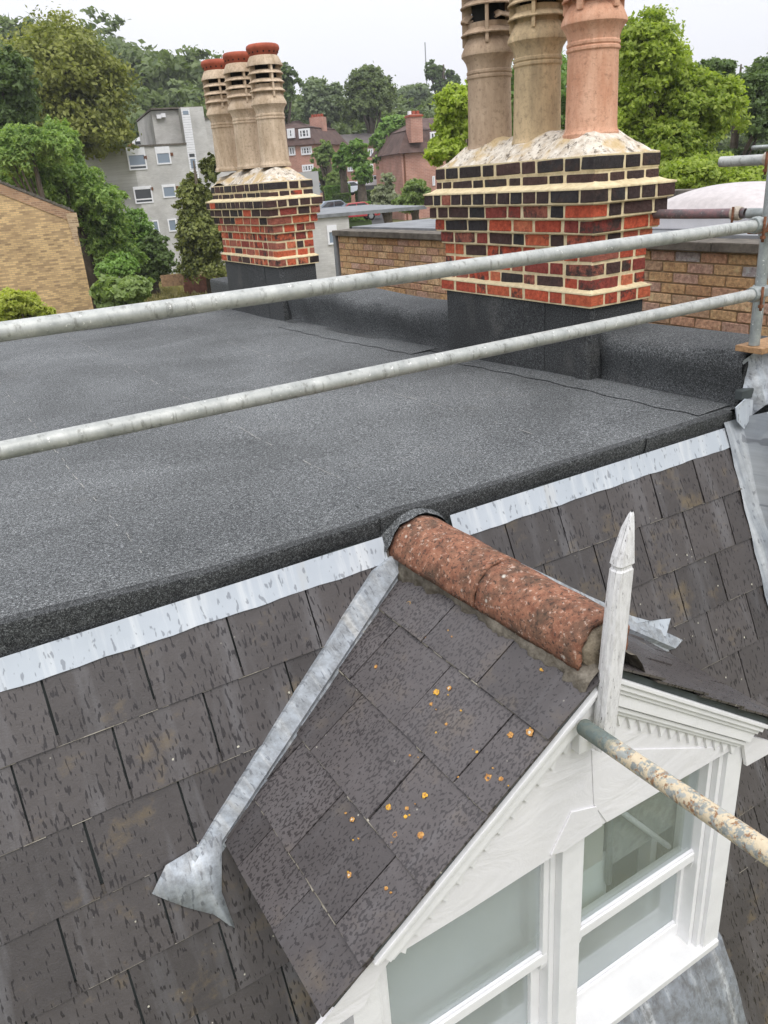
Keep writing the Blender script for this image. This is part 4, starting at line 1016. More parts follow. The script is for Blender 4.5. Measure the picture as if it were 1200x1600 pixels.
P = []
for k in range(12):
    z_ = -0.02+0.30*k/11; P.append([(3.186-0.006*math.sin(k*1.3), 3.26, z_), (3.184-0.008*(k % 3 == 0), 3.185, z_), (3.200, 3.165-0.004*(k % 2), z_), (3.235+0.01*math.sin(k), 3.168, z_)])
MB().grid(P).build('felt_flashing', FELT_D, s1, auto=0.5)
# ------------------------------------------------------------------ neighbour's flat roofed wing
NX = 4.92
nb = thing('neighbour_wing', 'flat roofed yellow brick wing next door behind the chimneys', 'building', (6.5, 6, -6))
MB().box((NX+0.012, 0.5, -8), (11, 9.30, 0.50)).build('wall', YMORT, nb)
rg = random.Random(5); CHN = 0.0765; random.seed(5)
YB = [(0.66, 0.41, 0.21), (0.72, 0.47, 0.25), (0.60, 0.35, 0.19), (0.66, 0.39, 0.25), (0.58, 0.38, 0.24), (0.80, 0.54, 0.31), (0.64, 0.41, 0.30)]
cnt = 0
def nbrick(y, L, z):
    global cnt
    col = rg.choice(YB)
    if rg.random() < 0.10 and y < 5: col = (0.52, 0.46, 0.44)
    add_brick((NX+0.05, y+L/2, z+0.033), (0.10, L, 0.0655), col, rg.uniform(0.0, 0.16), nb, tilt=0.003)
for c in range(10):
    z = 0.495-CHN*(c+1); y = 2.95+(0.11 if c % 2 else 0)
    lim = 9.28
    while y < lim-0.03:
        L = min(0.215*rg.uniform(.98, 1.01), lim-y)
        if y+L+0.011 < lim-0.04 or True: nbrick(y, L, z)
        y += L+0.0105; cnt += 1
lower = MB()
for c in range(10, 16):
    z = 0.495-CHN*(c+1); y = 2.95+(0.11 if c % 2 else 0)
    while y < 9.2: lower.box((NX, y, z), (NX+0.1, y+0.2145, z+0.0655)); y += 0.225
o = lower.build('brickwork', mat_simple('yellow brick', (0.50, 0.31, 0.14), 0.9, 0, 8, 0.3), nb); o['kind'] = 'stuff'
for k in range(11):
    ya = 0.5+k*0.805; MB().box((NX-0.055, ya+0.003, 0.50), (NX+0.22, min(ya+0.80, 9.33), 0.562+0.002*(k % 2))).build('coping', CONC, nb, bev=0.006)
MB().box((NX+0.222, 0.5, 0.44), (11, 9.30, 0.585)).build('roof', GREYROOF, nb)
MB().box((9.0, 0.5, 0.586), (9.3, 9.3, 0.72)).build('kerb', CONC, nb, bev=0.01)
MB().box((NX-0.02, 9.302, -3), (NX+0.10, 9.39, 0.50)).build('downpipe', GREYROOF, nb, bev=0.012)
# skylight
sk = thing('skylight', 'white domed plastic skylight on the flat roof next door', 'skylight', (6.4, 4.6, 0.58))
c = on(1135, 318, (0, 0, 0.66), (0, 0, 1)); sx_, sy_ = 5.95, 4.30
MB().box((sx_-0.52, sy_-0.52, 0.586), (sx_+0.52, sy_+0.52, 0.70)).build('skylight_kerb', WHITE, sk, bev=0.012)
MB().box((sx_-0.56, sy_-0.56, 0.701), (sx_+0.56, sy_+0.56, 0.735)).build('skylight_frame', WHITE, sk, bev=0.01)
P = []
for i in range(21):
    P.append([(sx_-0.53+1.06*i/20, sy_-0.53+1.06*j/20, 0.736+0.165*(max(0, 1-abs(i/10-1)**2.4)*max(0, 1-abs(j/10-1)**2.4))**0.6) for j in range(21)])
MB().grid(P).build('dome', PALEB, sk, True)
m = MB()
for dx, dy in ((0.541, 0), (-0.541, 0), (0, .541), (0, -.541)): pass

# ------------------------------------------------------------------ far yellow gable wall (left)
D = 34.0
def pl_pts(D, ang):   # vertical plane facing the camera at forward distance D, turned by ang
    n = np.array([math.cos(HEAD+ang), math.sin(HEAD+ang), 0.0]); p0 = CAM+np.array([FW[0]*D, FW[1]*D, 0]); return p0, n
class Face:
    """vertical plane through pixel (px,py) at distance D, its horizontal direction turned by ang from the picture's right"""
    def __init__(s, px, py, D, ang=0.0):
        s.o = at(px, py, D); c_, s_ = math.cos(ang), math.sin(ang)
        s.u = np.array([RT[0]*c_+FW[0]*s_, RT[1]*c_+FW[1]*s_, 0.0]); s.n = np.array([FW[0]*c_-RT[0]*s_, FW[1]*c_-RT[1]*s_, 0.0])
    def uz(s, px, py):
        p = on(px, py, s.o, s.n); return float(np.dot(p-s.o, s.u)), float(p[2])
    def p(s, u, z, n=0.0): q_ = s.o+s.u*u+s.n*n; return (q_[0], q_[1], z)
    def pts(s, L, n=0.0): return [s.p(*s.uz(*q_), n) for q_ in L]
    def slab(s, poly_uz, n0, n1): return MB().extr([s.p(u, z, n0) for u, z in poly_uz], tuple(s.n*(n1-n0)))
    def rect(s, u0, u1, z0, z1, n0, n1): return s.slab([(u0, z0), (u1, z0), (u1, z1), (u0, z1)], n0, n1)
    def uv(s): return lambda c: (float(np.dot(np.array(c)-s.o, s.u))+float(np.dot(np.array(c)-s.o, s.n)), c[2])
F1 = Face(116, 330, 34, 0.44)
gw = thing('gable_wall', 'old yellow brick gable wall with sloping verge at the far left', 'house', tuple(F1.p(-3, -5)))
YW2 = mat_brickwall('aged yellow stock brick', (0.42, 0.295, 0.150), (0.085, 0.055, 0.04), (0.27, 0.20, 0.12), 0.225, 0.075, m=0.009, stain=(0.17, 0.11, 0.065), bias=-0.35)
pu = [F1.uz(*q_) for q_ in ((-60, 262), (0, 287), (60, 308), (100, 326), (116, 332), (120, 360))]
z_e = pu[-2][1]; ue = pu[-1][0]
ub = F1.uz(137, 490)[0]
F1.slab([(pu[0][0], -8), (ue+0.02, -8), (ue+0.02, pu[-1][1]), (pu[4][0], pu[4][1]), (pu[1][0], pu[1][1]), (pu[0][0], pu[0][1])], 0, 6).build('wall', YW2, gw, uv=F1.uv())
m = MB()
rg = random.Random(6); L0 = np.array(pu[0]); L1 = np.array(pu[4])
for k in range(64):
    a = L0+(L1-L0)*k/64; b = L0+(L1-L0)*(k+0.8)/64
    F1.slab([(a[0], a[1]), (b[0], b[1]), (b[0], b[1]+0.07+rg.uniform(0, .06)), (a[0], a[1]+0.09+rg.uniform(0, .05))], -0.06, 0.3).build('verge_tile', CONC, gw)
F1.slab([(pu[0][0], pu[0][1]-0.02), (pu[4][0], pu[4][1]-0.02), (pu[4][0], pu[4][1]-0.42), (pu[0][0], pu[0][1]-0.42)], -0.03, 0).build('verge_brickwork', mat_brickwall('stained brick verge', (0.28, 0.17, 0.10), (0.13, 0.08, 0.055), (0.30, 0.22, 0.15), 0.225, 0.075, m=0.009), gw, uv=F1.uv())
CORB = mat_brickwall('mottled corner brick', (0.36, 0.26, 0.16), (0.13, 0.08, 0.055), (0.38, 0.3, 0.2), 0.225, 0.075, m=0.01)
for k in range(7): F1.rect(ue-0.30+0.02*k, ue+0.12-0.03*k*(k > 2), z_e-0.18*(k+1), z_e-0.18*k-0.01, -0.05+0.005*k, -0.0).build('corbel', CORB, gw, uv=F1.uv())
# ------------------------------------------------------------------ grey flats
GB = mat_brickwall('pale grey brick', (0.36, 0.355, 0.34), (0.29, 0.285, 0.27), (0.33, 0.32, 0.31), 0.225, 0.075, m=0.012, stain=(0.24, 0.23, 0.21))
F2 = Face(285, 229, 60, 0.36)
gf = thing('block_of_flats', 'grey brick block of flats with white windows and tall stair strip', 'building', tuple(F2.p(0, -5)))
def qz(px, py): return F2.uz(px, py)
uL, zT = qz(205, 229); uR, zT2 = qz(283, 228); zb_ = -5.5
zT = (zT+zT2)/2
uS0, uS1 = qz(287, 200)[0], qz(300, 200)[0]
uM = qz(322, 200)[0]; zTall = qz(300, 167)[1]; uTl = qz(240, 175)[0]; zR = qz(335, 185)[1]; uEnd = qz(410, 240)[0]
F2.rect(uL, uS0, zb_, zT, 0, 9).build('wall', GB, gf, uv=F2.uv())
F2.rect(uL-0.05, uS0+0.02, zT+0.001, zT+0.12, -0.08, 9).build('roof_edge', CONC, gf)
cu = qz(142, 236)
P0 = F2.p(uL, 0); 
# chamfered left return
a0 = np.array(F2.p(uL, zb_)); b0 = a0-F2.u*4.6+F2.n*4.2
vs = [tuple(a0), tuple(b0), (b0[0], b0[1], zT), (a0[0], a0[1], zT), tuple(a0+F2.n*9), tuple(b0+F2.n*4), tuple(b0+F2.n*4+np.array([0, 0, zT-zb_])), tuple(a0+F2.n*9+np.array([0, 0, zT-zb_]))]
MB().add(vs, [(0, 1, 2, 3), (1, 5, 6, 2), (3, 2, 6, 7)]).build('wall', GB, gf, uv=F2.uv())
F2.rect(uTl, uS0, zT+0.1, zTall-0.05, 1.2, 10).build('wall', GB, gf, uv=F2.uv())
F2.rect(uS0, uM, zb_, zTall, 0.06, 10).build('wall', GB, gf, uv=F2.uv())
F2.rect(uTl-0.05, uM+0.05, zTall+0.001, zTall+0.10, 0.9, 10).build('roof_edge', CONC, gf)
F2.rect(uM, uEnd, zb_, zR, 0.5, 10).build('wall', GB, gf, uv=F2.uv())
F2.rect(uM, uEnd, zR+0.001, zR+0.10, 0.4, 10).build('roof_edge', CONC, gf)
# white stair strip with boards and glazing
zS0 = qz(312, 283)[1]; strip_ = F2.rect(uS0, uS1, zS0, zTall-0.1, -0.02, 0.058).build('stair_panel', WHITE, gf)
for k in range(30):
    zz = zS0+(zTall-zS0)*k/30; F2.rect(uS0+0.02, uS1-0.02, zz, zz+0.012, -0.028, -0.02).build('board_line', GREYROOF, strip_)
def fwin(F, parent, pxs, mat=FGLASS, trans=None, panel=None, fw=0.09, n0=-0.06, bars=0, label=None, hb=0):
    """window whose outer corners are the pixels (x0,y0,x1,y1)"""
    (xa, ya, xb, yb) = pxs; u0, z1 = F.uz(xa, ya); u1 = F.uz(xb, ya)[0]; z0 = F.uz((xa+xb)/2, yb)[1]
    z1 = F.uz((xa+xb)/2, ya)[1]
    w = F.rect(u0, u1, z0, z0+fw, n0, 0.02).build('window', WHITE, parent)
    F.rect(u0, u0+fw, z0+fw, z1, n0, 0.02).build('frame', WHITE, w); F.rect(u1-fw, u1, z0+fw, z1, n0, 0.02).build('frame', WHITE, w)
    top = fw if not panel else panel*(z1-z0)
    F.rect(u0+fw, u1-fw, z1-top, z1, n0+0.002, 0.02).build('frame', WHITE, w)
    F.rect(u0+fw, u1-fw, z0+fw, z1-top, n0+0.035, 0.03).build('pane', mat, w)
    if trans: 
        zz = z0+trans*(z1-z0); F.rect(u0+fw, u1-fw, zz, zz+fw, n0+0.003, 0.02).build('frame', WHITE, w)
        F.rect(u0+fw, u1-fw, z0+fw, zz, n0+0.028, 0.03).build('pane', FGLASSD, w)
    for k in range(bars):
        uu = u0+(u1-u0)*(k+1)/(bars+1); F.rect(uu-fw/2.5, uu+fw/2.5, z0+fw, z1-top, n0+0.004, 0.02).build('glazing_bar', WHITE, w)
    for k in range(hb):
        zz = z0+(z1-z0)*(k+1)/(hb+1); F.rect(u0+fw, u1-fw, zz-0.02, zz+0.02, n0+0.006, 0.02).build('glazing_bar', WHITE, w)
    return w
fwin(F2, gf, (196, 230, 225, 266), panel=0.35, trans=0.16); fwin(F2, gf, (241, 229, 264, 257), panel=0.38)
fwin(F2, gf, (207, 291, 236, 318), mat=FGLASSD, panel=0.18, trans=0.2); fwin(F2, gf, (252, 288, 273, 309), panel=0.2)
fwin(F2, gf, (237, 344, 247, 364)); fwin(F2, gf, (261, 342, 275, 362))
u0, z1 = qz(286, 173); u1 = qz(300, 173)[0]
F2.rect(uS0+0.1, uS1-0.1, qz(292, 179)[1], qz(292, 173)[1], -0.035, -0.0).build('pane', FGLASS, gf)
F2.rect(uS0+0.1, uS1-0.1, qz(302, 245)[1], qz(302, 240)[1], -0.035, -0.0).build('pane', FGLASSD, gf)
F2.rect(uS0+0.12, uS1-0.12, qz(304, 263)[1], qz(304, 248)[1], -0.035, -0.0).build('pane', FGLASS, gf)
for (px, py) in ((227, 246), (268, 241), (237, 295), (277, 293)):
    u, z = qz(px, py); F2.rect(u-0.1, u+0.1, z-0.1, z+0.1, -0.06, 0).build('wall_vent', RUST, gf)
for (px, py) in ((251, 180), (258, 178)):
    u, z = qz(px, py); F2.rect(u-0.15, u+0.15, z-0.12, z+0.12, 0.9, 1.3).build('security_lamp', WHITE, gf)
# lower grey wing behind the near wall
F3 = Face(505, 340, 30, 0.30)
gw2 = thing('grey_wing', 'low grey brick wing with one white window beside the yellow wall', 'building', tuple(F3.p(0, -5)))
u0 = F3.uz(470, 345)[0]; u1 = F3.uz(545, 345)[0]; zt = F3.uz(510, 340)[1]
F3.rect(u0, u1, -6.5, zt, 0, 7).build('wall', GB, gw2, uv=F3.uv()); F3.rect(u0-0.1, u1+3, zt+0.001, zt+0.12, -0.1, 7).build('roof', GREYROOF, gw2)
fwin(F3, gw2, (510, 352, 525, 382), panel=0.35, fw=0.06)
F3b = Face(487, 268, 52, 0.1)
gb3 = thing('garden_building', 'pale grey rendered stair tower beside the far chimney stack', 'building', tuple(F3b.p(0, -5)))
F3b.rect(F3b.uz(460, 268)[0], F3b.uz(497, 268)[0], -4.5, F3b.uz(487, 268)[1], 0, 4).build('wall', mat_simple('grey render', (0.42, 0.42, 0.42), 0.9, 0, 1, 0.08), gb3)
# ------------------------------------------------------------------ far brick houses
RB = mat_brickwall('far red brick', (0.29, 0.15, 0.115), (0.22, 0.115, 0.09), (0.33, 0.22, 0.18), 0.45, 0.15, m=0.02, stain=(0.26, 0.12, 0.085))
RT_ = mat_simple('brown clay roof tiles', (0.10, 0.062, 0.052), 0.85, 0, 1.2, 0.4, 0.05, 3)
RG = mat_simple('grey roof tiles', (0.13, 0.115, 0.11), 0.9, 0, 1.0, 0.25, 0.04, 3)
F4 = Face(490, 230, 112, -0.35)
h1 = thing('mansion_block', 'red brick mansion block with dark tiled mansard and white windows', 'building', tuple(F4.p(0, -4)))
ua = F4.uz(385, 215)[0]; ub_ = F4.uz(491, 230)[0]; ze = F4.uz(480, 226)[1]; zr = F4.uz(470, 199)[1]; zt = F4.uz(445, 185)[1]
F4.rect(ua, ub_, -5, ze, 0, 11).build('wall', RB, h1, uv=F4.uv())
def hiproof(F, u0, u1, n0, n1, z0, z1, inset, ov, mat, parent, name='roof'):
    a = [F.p(u0-ov, z0, n0-ov), F.p(u1+ov, z0, n0-ov), F.p(u1+ov, z0, n1+ov), F.p(u0-ov, z0, n1+ov)]
    b = [F.p(u0+inset, z1, n0+inset), F.p(u1-inset, z1, n0+inset), F.p(u1-inset, z1, n1-inset), F.p(u0+inset, z1, n1-inset)]
    return MB().hexa(a+b).build(name, mat, parent)
hiproof(F4, ua, ub_, 0, 11, ze+0.01, zr, 0.9, 0.5, RT_, h1)
hiproof(F4, ua+0.9, ub_-0.9, 0.9, 10.1, zr+0.01, zt, 4.5, 0.15, RT_, h1)
for q_ in ((449, 201, 460, 216), (467, 201, 484, 216)): fwin(F4, h1, q_, fw=0.22, n0=-0.25, bars=2, hb=1, mat=FGLASSD)
fwin(F4, h1, (470, 229, 487, 242), fw=0.2, n0=-0.12, bars=3, hb=1, mat=FGLASSD); fwin(F4, h1, (472, 257, 490, 268), fw=0.2, n0=-0.12, bars=3, hb=1, mat=FGLASSD); fwin(F4, h1, (451, 229, 461, 243), fw=0.2, n0=-0.12, bars=1, mat=FGLASSD)
u, z = F4.uz(470, 193); ch_ = F4.rect(u-0.9, u+0.9, z-2, F4.uz(469, 180)[1], 5, 6.6).build('chimney', RB, h1, uv=F4.uv())
for k in range(4): F4.rect(u-0.8+k*0.45, u-0.55+k*0.45, F4.uz(469, 180)[1], F4.uz(469, 175)[1], 5.5, 5.9).build('chimney_pot', TERRA, ch_)
F5 = Face(560, 230, 125, 0.16)
h2 = thing('terrace_block', 'long low red brick terrace with plain grey pitched roof', 'building', tuple(F5.p(0, -4)))
ua = F5.uz(490, 225)[0]; ub_ = F5.uz(640, 222)[0]; ze = F5.uz(560, 228)[1]; zr = F5.uz(560, 206)[1]
F5.rect(ua, ub_, -4, ze, 0, 9).build('wall', RB, h2, uv=F5.uv())
MB().add([F5.p(ua-0.4, ze, -0.5), F5.p(ub_, ze, -0.5), F5.p(ub_, zr, 4.5), F5.p(ua-0.4, zr, 4.5), F5.p(ua-0.4, ze, 9.5), F5.p(ub_, ze, 9.5)], [(0, 1, 2, 3), (3, 2, 5, 4), (0, 3, 4), (1, 5, 2)]).build('roof', RG, h2)
for px in (530, 546, 562, 578, 592):
    fwin(F5, h2, (px-4, 232, px+5, 244), fw=0.2, n0=-0.1, bars=1); fwin(F5, h2, (px-4, 256, px+5, 268), fw=0.2, n0=-0.1, bars=1)
u, z = F5.uz(581, 282); F5.rect(u-1.2, u+1.2, -4, z+0.7, -0.1, 0).build('door', FGLASSD, h2)
F6 = Face(625, 240, 92, 0.30)
h3 = thing('detached_house', 'red brick detached house with steep brown tiled roof and tall chimney', 'house', tuple(F6.p(0, -4)))
ua = F6.uz(627, 240)[0]; ub_ = F6.uz(760, 240)[0]; ze = F6.uz(640, 239)[1]; zr = F6.uz(660, 202)[1]; zt = F6.uz(680, 180)[1]
F6.rect(ua, ub_, -5, ze, 0, 9).build('wall', RB, h3, uv=F6.uv())
hiproof(F6, ua, ub_, 0, 9, ze+0.01, zr, 1.0, 0.5, RT_, h3); hiproof(F6, ua+1.0, ub_-1, 1.0, 8, zr+0.01, zt, 2.8, 0.1, RT_, h3)
u, z = F6.uz(649, 223); c3 = F6.rect(F6.uz(640, 222)[0], F6.uz(658, 222)[0], z, F6.uz(649, 179)[1], -0.6, 0.9).build('chimney', RB, h3, uv=F6.uv())
F6.rect(F6.uz(640, 222)[0]-.1, F6.uz(658, 222)[0]+.1, F6.uz(649, 183)[1], F6.uz(649, 180)[1], -0.7, 1.0).build('cap_course', TERRA, c3)
for k in range(3): F6.rect(F6.uz(641, 222)[0]+k*0.45, F6.uz(641, 222)[0]+k*0.45+0.28, F6.uz(649, 179)[1], F6.uz(649, 173)[1], 0, 0.4).build('chimney_pot', TERRA if k else WHITE, c3)
fwin(F6, h3, (671, 206, 683, 223), fw=0.18, n0=-0.2, bars=1, mat=FGLASSD); fwin(F6, h3, (675, 275, 679, 290), fw=0.12, n0=-0.1)
F6.rect(F6.uz(630, 240)[0], F6.uz(632, 240)[0], -4, ze, -0.12, 0).build('downpipe', WHITE if False else RUST, h3)
# small red roofed house between the flats and the big tree
F7 = Face(235, 215, 84, 0.1)
h4 = thing('cottage', 'small house with red tiled roof and white dormers behind the flats', 'house', tuple(F7.p(0, -4)))
F7.rect(F7.uz(205, 225)[0], F7.uz(262, 225)[0], -4, F7.uz(235, 226)[1], 0, 6).build('wall', WHITE, h4)
hiproof(F7, F7.uz(205, 225)[0], F7.uz(262, 225)[0], 0, 6, F7.uz(235, 226)[1], F7.uz(235, 197)[1], 2.4, 0.3, mat_simple('red clay roof tiles', (0.27, 0.085, 0.06), 0.9, 0, 1, 0.3), h4)
for px in (221, 241):
    u, z = F7.uz(px, 228); zz = F7.uz(px, 214)[1]
    MB().extr([F7.p(u-0.7, z, -0.6), F7.p(u+0.7, z, -0.6), F7.p(u+0.7, (z+zz)/2, -0.6), F7.p(u, zz, -0.6), F7.p(u-0.7, (z+zz)/2, -0.6)], tuple(F7.n*2)).build('dormer', WHITE, h4)
    F7.rect(u-0.45, u+0.45, z+0.1, (z+zz)/2, -0.65, -0.6).build('window', FGLASSD, h4)
# distant tower block and mast on the hill
F8 = Face(295, 100, 330, 0.2)
tw = thing('tower_block', 'small grey concrete tower rising above the wooded hill', 'tower', tuple(F8.p(0, 10)))
F8.rect(F8.uz(287, 100)[0], F8.uz(301, 100)[0], 12, F8.uz(294, 88)[1], 0, 5).build('wall', mat_simple('far concrete', (0.30, 0.30, 0.30), 0.9, 0, 0.3, 0.15), tw)
mp_ = at(664, 66, 380); mb_ = at(667, 140, 380)
ms_ = thing('radio_mast', 'thin distant radio mast on the hill between the chimneys', 'mast', (mp_[0], mp_[1], 10))
MB().tube([(mp_[0], mp_[1], 10), (mp_[0], mp_[1], mp_[2])], 0.22, 6).build('mast_pole', GREYROOF, ms_)

# ------------------------------------------------------------------ trees
def leaves_arrays(lobes, n, size, rgn, clump=0.22, shell=0.75, aspect=0.55, per=26, droop=0.0, flat=0.35):
    """leaf quads gathered in clumps over the lobes of a crown"""
    lobes = np.array(lobes, float); w = (lobes[:, 3]*lobes[:, 4]+lobes[:, 3]*lobes[:, 5]); w /= w.sum()
    nc = max(8, n//per); li = rgn.choice(len(lobes), nc, p=w)
    v = rgn.normal(size=(nc, 3)); v /= np.linalg.norm(v, axis=1)[:, None]
    low = v[:, 2] < -0.45; v[low, 2] *= -1
    rr = shell+(1-shell)*rgn.random(nc)**0.6+rgn.normal(size=nc)*0.07
    inner = rgn.random(nc) < 0.22; rr[inner] *= rgn.random(inner.sum())*0.6+0.3
    cc_ = lobes[li, :3]+v*rr[:, None]*lobes[li, 3:6]
    cr_ = clump*lobes[li, 3:6].mean(axis=1)*(0.6+0.8*rgn.random(nc))
    ci = rgn.integers(0, nc, n)
    g = rgn.normal(size=(n, 3)); g[:, 2] *= 0.6
    pos = cc_[ci]+g*cr_[ci][:, None]*0.6; pos[:, 2] -= droop*np.abs(g[:, 0])*cr_[ci]
    nrm = v[ci]*0.9+rgn.normal(size=(n, 3))*0.75+np.array([0, 0, flat]); nrm /= np.linalg.norm(nrm, axis=1)[:, None]
    t1 = np.cross(nrm, rgn.normal(size=(n, 3))); t1 /= np.linalg.norm(t1, axis=1)[:, None]; t2 = np.cross(nrm, t1)
    s = size*(0.6+0.8*rgn.random(n))[:, None]
    V = np.empty((n, 4, 3)); V[:, 0] = pos-t1*s; V[:, 1] = pos+t2*s*aspect+nrm*s*0.1; V[:, 2] = pos+t1*s; V[:, 3] = pos-t2*s*aspect+nrm*s*0.1
    return V.reshape(-1, 3)
def quads_mesh(V, mat, name):
    me = bpy.data.meshes.new(name); n = len(V); nf = n//4
    me.vertices.add(n); me.vertices.foreach_set('co', V.astype(np.float32).ravel())
    me.loops.add(n); me.loops.foreach_set('vertex_index', np.arange(n, dtype=np.int32))
    me.polygons.add(nf); me.polygons.foreach_set('loop_start', np.arange(0, n, 4, dtype=np.int32))
    try: me.polygons.foreach_set('loop_total', np.full(nf, 4, dtype=np.int32))
    except Exception: pass
    me.update(calc_edges=True); me.materials.append(mat); return me
BARK = mat_simple('bark', (0.10, 0.08, 0.06), 0.95, 0, 3, 0.4, 0.02, 10)
def tree(name, label, cat, base, lobes, n, size, mat, seed, trunk_r=0.25, group=None, limbs=6, core=0.0, **kw):
    """lobes relative to base"""
    rgn = np.random.default_rng(seed); base = np.array(base, float)
    t_ = thing(name, label, cat, tuple(base), group)
    L = [(l[0]+base[0], l[1]+base[1], l[2]+base[2], l[3], l[4], l[5]) for l in lobes]
    me = quads_mesh(leaves_arrays(L, n, size, rgn, **kw), mat, 'crown'); o = bpy.data.objects.new('crown', me); COL.objects.link(o); adopt(o, t_)
    m = MB(); zt = max(l[2]+l[5]*0.3 for l in L)
    top = Vector((np.mean([l[0] for l in L]), np.mean([l[1] for l in L]), zt)); b = Vector(base)
    pts = [b, b.lerp(top, .35), b.lerp(top, .7), top]
    m.tube(pts, 0, 8, rs=[trunk_r*1.25, trunk_r, trunk_r*.6, trunk_r*.15])
    for l in L[:limbs]:
        c_ = Vector(l[:3]); s_ = b.lerp(top, 0.35+0.25*rgn.random()); m.tube([s_, s_.lerp(c_, .5)+Vector((0, 0, .3*trunk_r)), c_+Vector((0, 0, l[5]*.4))], 0, 6, rs=[trunk_r*.5, trunk_r*.3, trunk_r*.08])
    m.build('trunk', BARK, t_, True)
    return t_
def blob_lobes(cx, cy, w, h, D, rgn, nl=14, deep=0.8, D2=None):
    """lobes filling the pixel ellipse (cx,cy,w,h half sizes) at distance D; returned absolute"""
    out = []; sc_ = D/FPX*1.05
    for i in range(nl):
        for _ in range(50):
            a, b = rgn.uniform(-1, 1), rgn.uniform(-1, 1)
            if a*a+b*b < 0.72: break
        dz = rgn.uniform(-1, 1)*deep*math.sqrt(max(0, 1-a*a-b*b))
        r = rgn.uniform(0.30, 0.46)
        p = at(cx+a*w*0.72, cy+b*h*0.72, D+dz*w*sc_*0.7)
        rx = r*w*sc_; rz = r*h*sc_; rm = (rx+rz)/2
        out.append((p[0], p[1], p[2], lerp(rx, rm, .5), lerp(rx, rm, .5), lerp(rz, rm, .5)))
    return out
def ptree(name, label, cat, blobs, D, n, size_px, mat, seed, gz=None, group=None, nl=14, trunk_r=None, **kw):
    rgn = np.random.default_rng(seed); L = []
    for (cx, cy, w, h) in blobs: L += blob_lobes(cx, cy, w, h, D, rgn, nl)
    L = np.array(L); bx, by = L[:, 0].mean(), L[:, 1].mean(); bz = ground_h(D) if gz is None else gz
    rel = [(l[0]-bx, l[1]-by, l[2]-bz, l[3], l[4], l[5]) for l in L]
    return tree(name, label, cat, (bx, by, bz), rel, n, size_px*D/FPX, mat, seed, trunk_r or 0.006*D, group, **kw)
OLIVE = mat_foliage('olive green leaves', (0.078, 0.107, 0.021), (0.267, 0.280, 0.072))
DARKG = mat_foliage('dark green leaves', (0.043, 0.077, 0.027), (0.131, 0.188, 0.062))
MIDG = mat_foliage('mid green leaves', (0.081, 0.162, 0.036), (0.213, 0.333, 0.085))
ASHG = mat_foliage('fresh green leaves', (0.085, 0.169, 0.039), (0.305, 0.416, 0.117), 0.42)
LIMEG = mat_foliage('lime green leaves', (0.110, 0.180, 0.022), (0.360, 0.430, 0.080), 0.45)
YELG = mat_foliage('yellow green leaves', (0.180, 0.240, 0.024), (0.408, 0.432, 0.096), 0.45)
BUSHG = mat_foliage('bright sycamore leaves', (0.080, 0.140, 0.040), (0.240, 0.310, 0.110), 0.38)
DKOL = mat_foliage('glossy laurel leaves', (0.051, 0.073, 0.020), (0.213, 0.234, 0.061), 0.2)
HILLG = mat_foliage('hill woodland leaves', (0.057, 0.092, 0.034), (0.172, 0.218, 0.086))
VARG = mat_foliage('variegated leaves', (0.16, 0.20, 0.11), (0.40, 0.42, 0.30), 0.3)
FARG = mat_foliage('pale far leaves', (0.096, 0.136, 0.080), (0.200, 0.248, 0.136))

# hillside wood: one mass
rgn = np.random.default_rng(77); LH = []
for (x0_, x1_, y_, D_, k_, r_) in [(430, 780, 172, 165, 22, 6.0), (-60, 350, 150, 140, 22, 6.5), (-60, 360, 185, 130, 18, 6.5), (430, 780, 195, 150, 20, 5.0), (960, 1260, 165, 130, 16, 6.5), (150, 360, 118, 150, 16, 7.0), (60, 260, 90, 165, 10, 7.5), (340, 520, 215, 150, 9, 5.5), (-60, 140, 120, 170, 7, 8), (200, 350, 160, 120, 12, 5.5), (460, 640, 200, 150, 10, 5.0), (600, 760, 205, 190, 9, 6.5), (1000, 1260, 200, 120, 9, 6)]:
    for i in range(int(k_*1.5)):
        px = lerp(x0_, x1_, (i+rgn.uniform(.1, .9))/int(k_*1.5)); ttop = np.interp(px, [-60, 0, 60, 130, 200, 260, 300, 345, 420, 455, 500, 560, 600, 640, 700, 760, 1000, 1130, 1260], [60, 52, 70, 60, 78, 92, 112, 104, 110, 120, 130, 150, 168, 150, 140, 140, 110, 100, 85])
        if y_ > 150: ttop = max(ttop, y_-20)
        p = at(px, ttop+r_*1.05*FPX/D_*0.95+rgn.uniform(0, 9), D_+rgn.uniform(-8, 8))
        for j in range(5):
            o3 = rgn.normal(size=3)*r_*0.42; LH.append((p[0]+o3[0], p[1]+o3[1], p[2]+o3[2]*.6-0.15*r_*(j > 2), r_*.62, r_*.62, r_*.55))
        LH.append((p[0], p[1], p[2]-r_*0.9, r_*.9, r_*.9, r_*.9)); LH.append((p[0], p[1], p[2]-r_*1.9, r_*.9, r_*.9, r_*.9))
me = quads_mesh(leaves_arrays(LH, 420000, 0.55, rgn, clump=0.26, per=30), HILLG, 'woodland'); o = bpy.data.objects.new('woodland', me); COL.objects.link(o)
tag(o, 'dense dark green woodland covering the hillside behind the houses', 'woodland', kind='stuff')

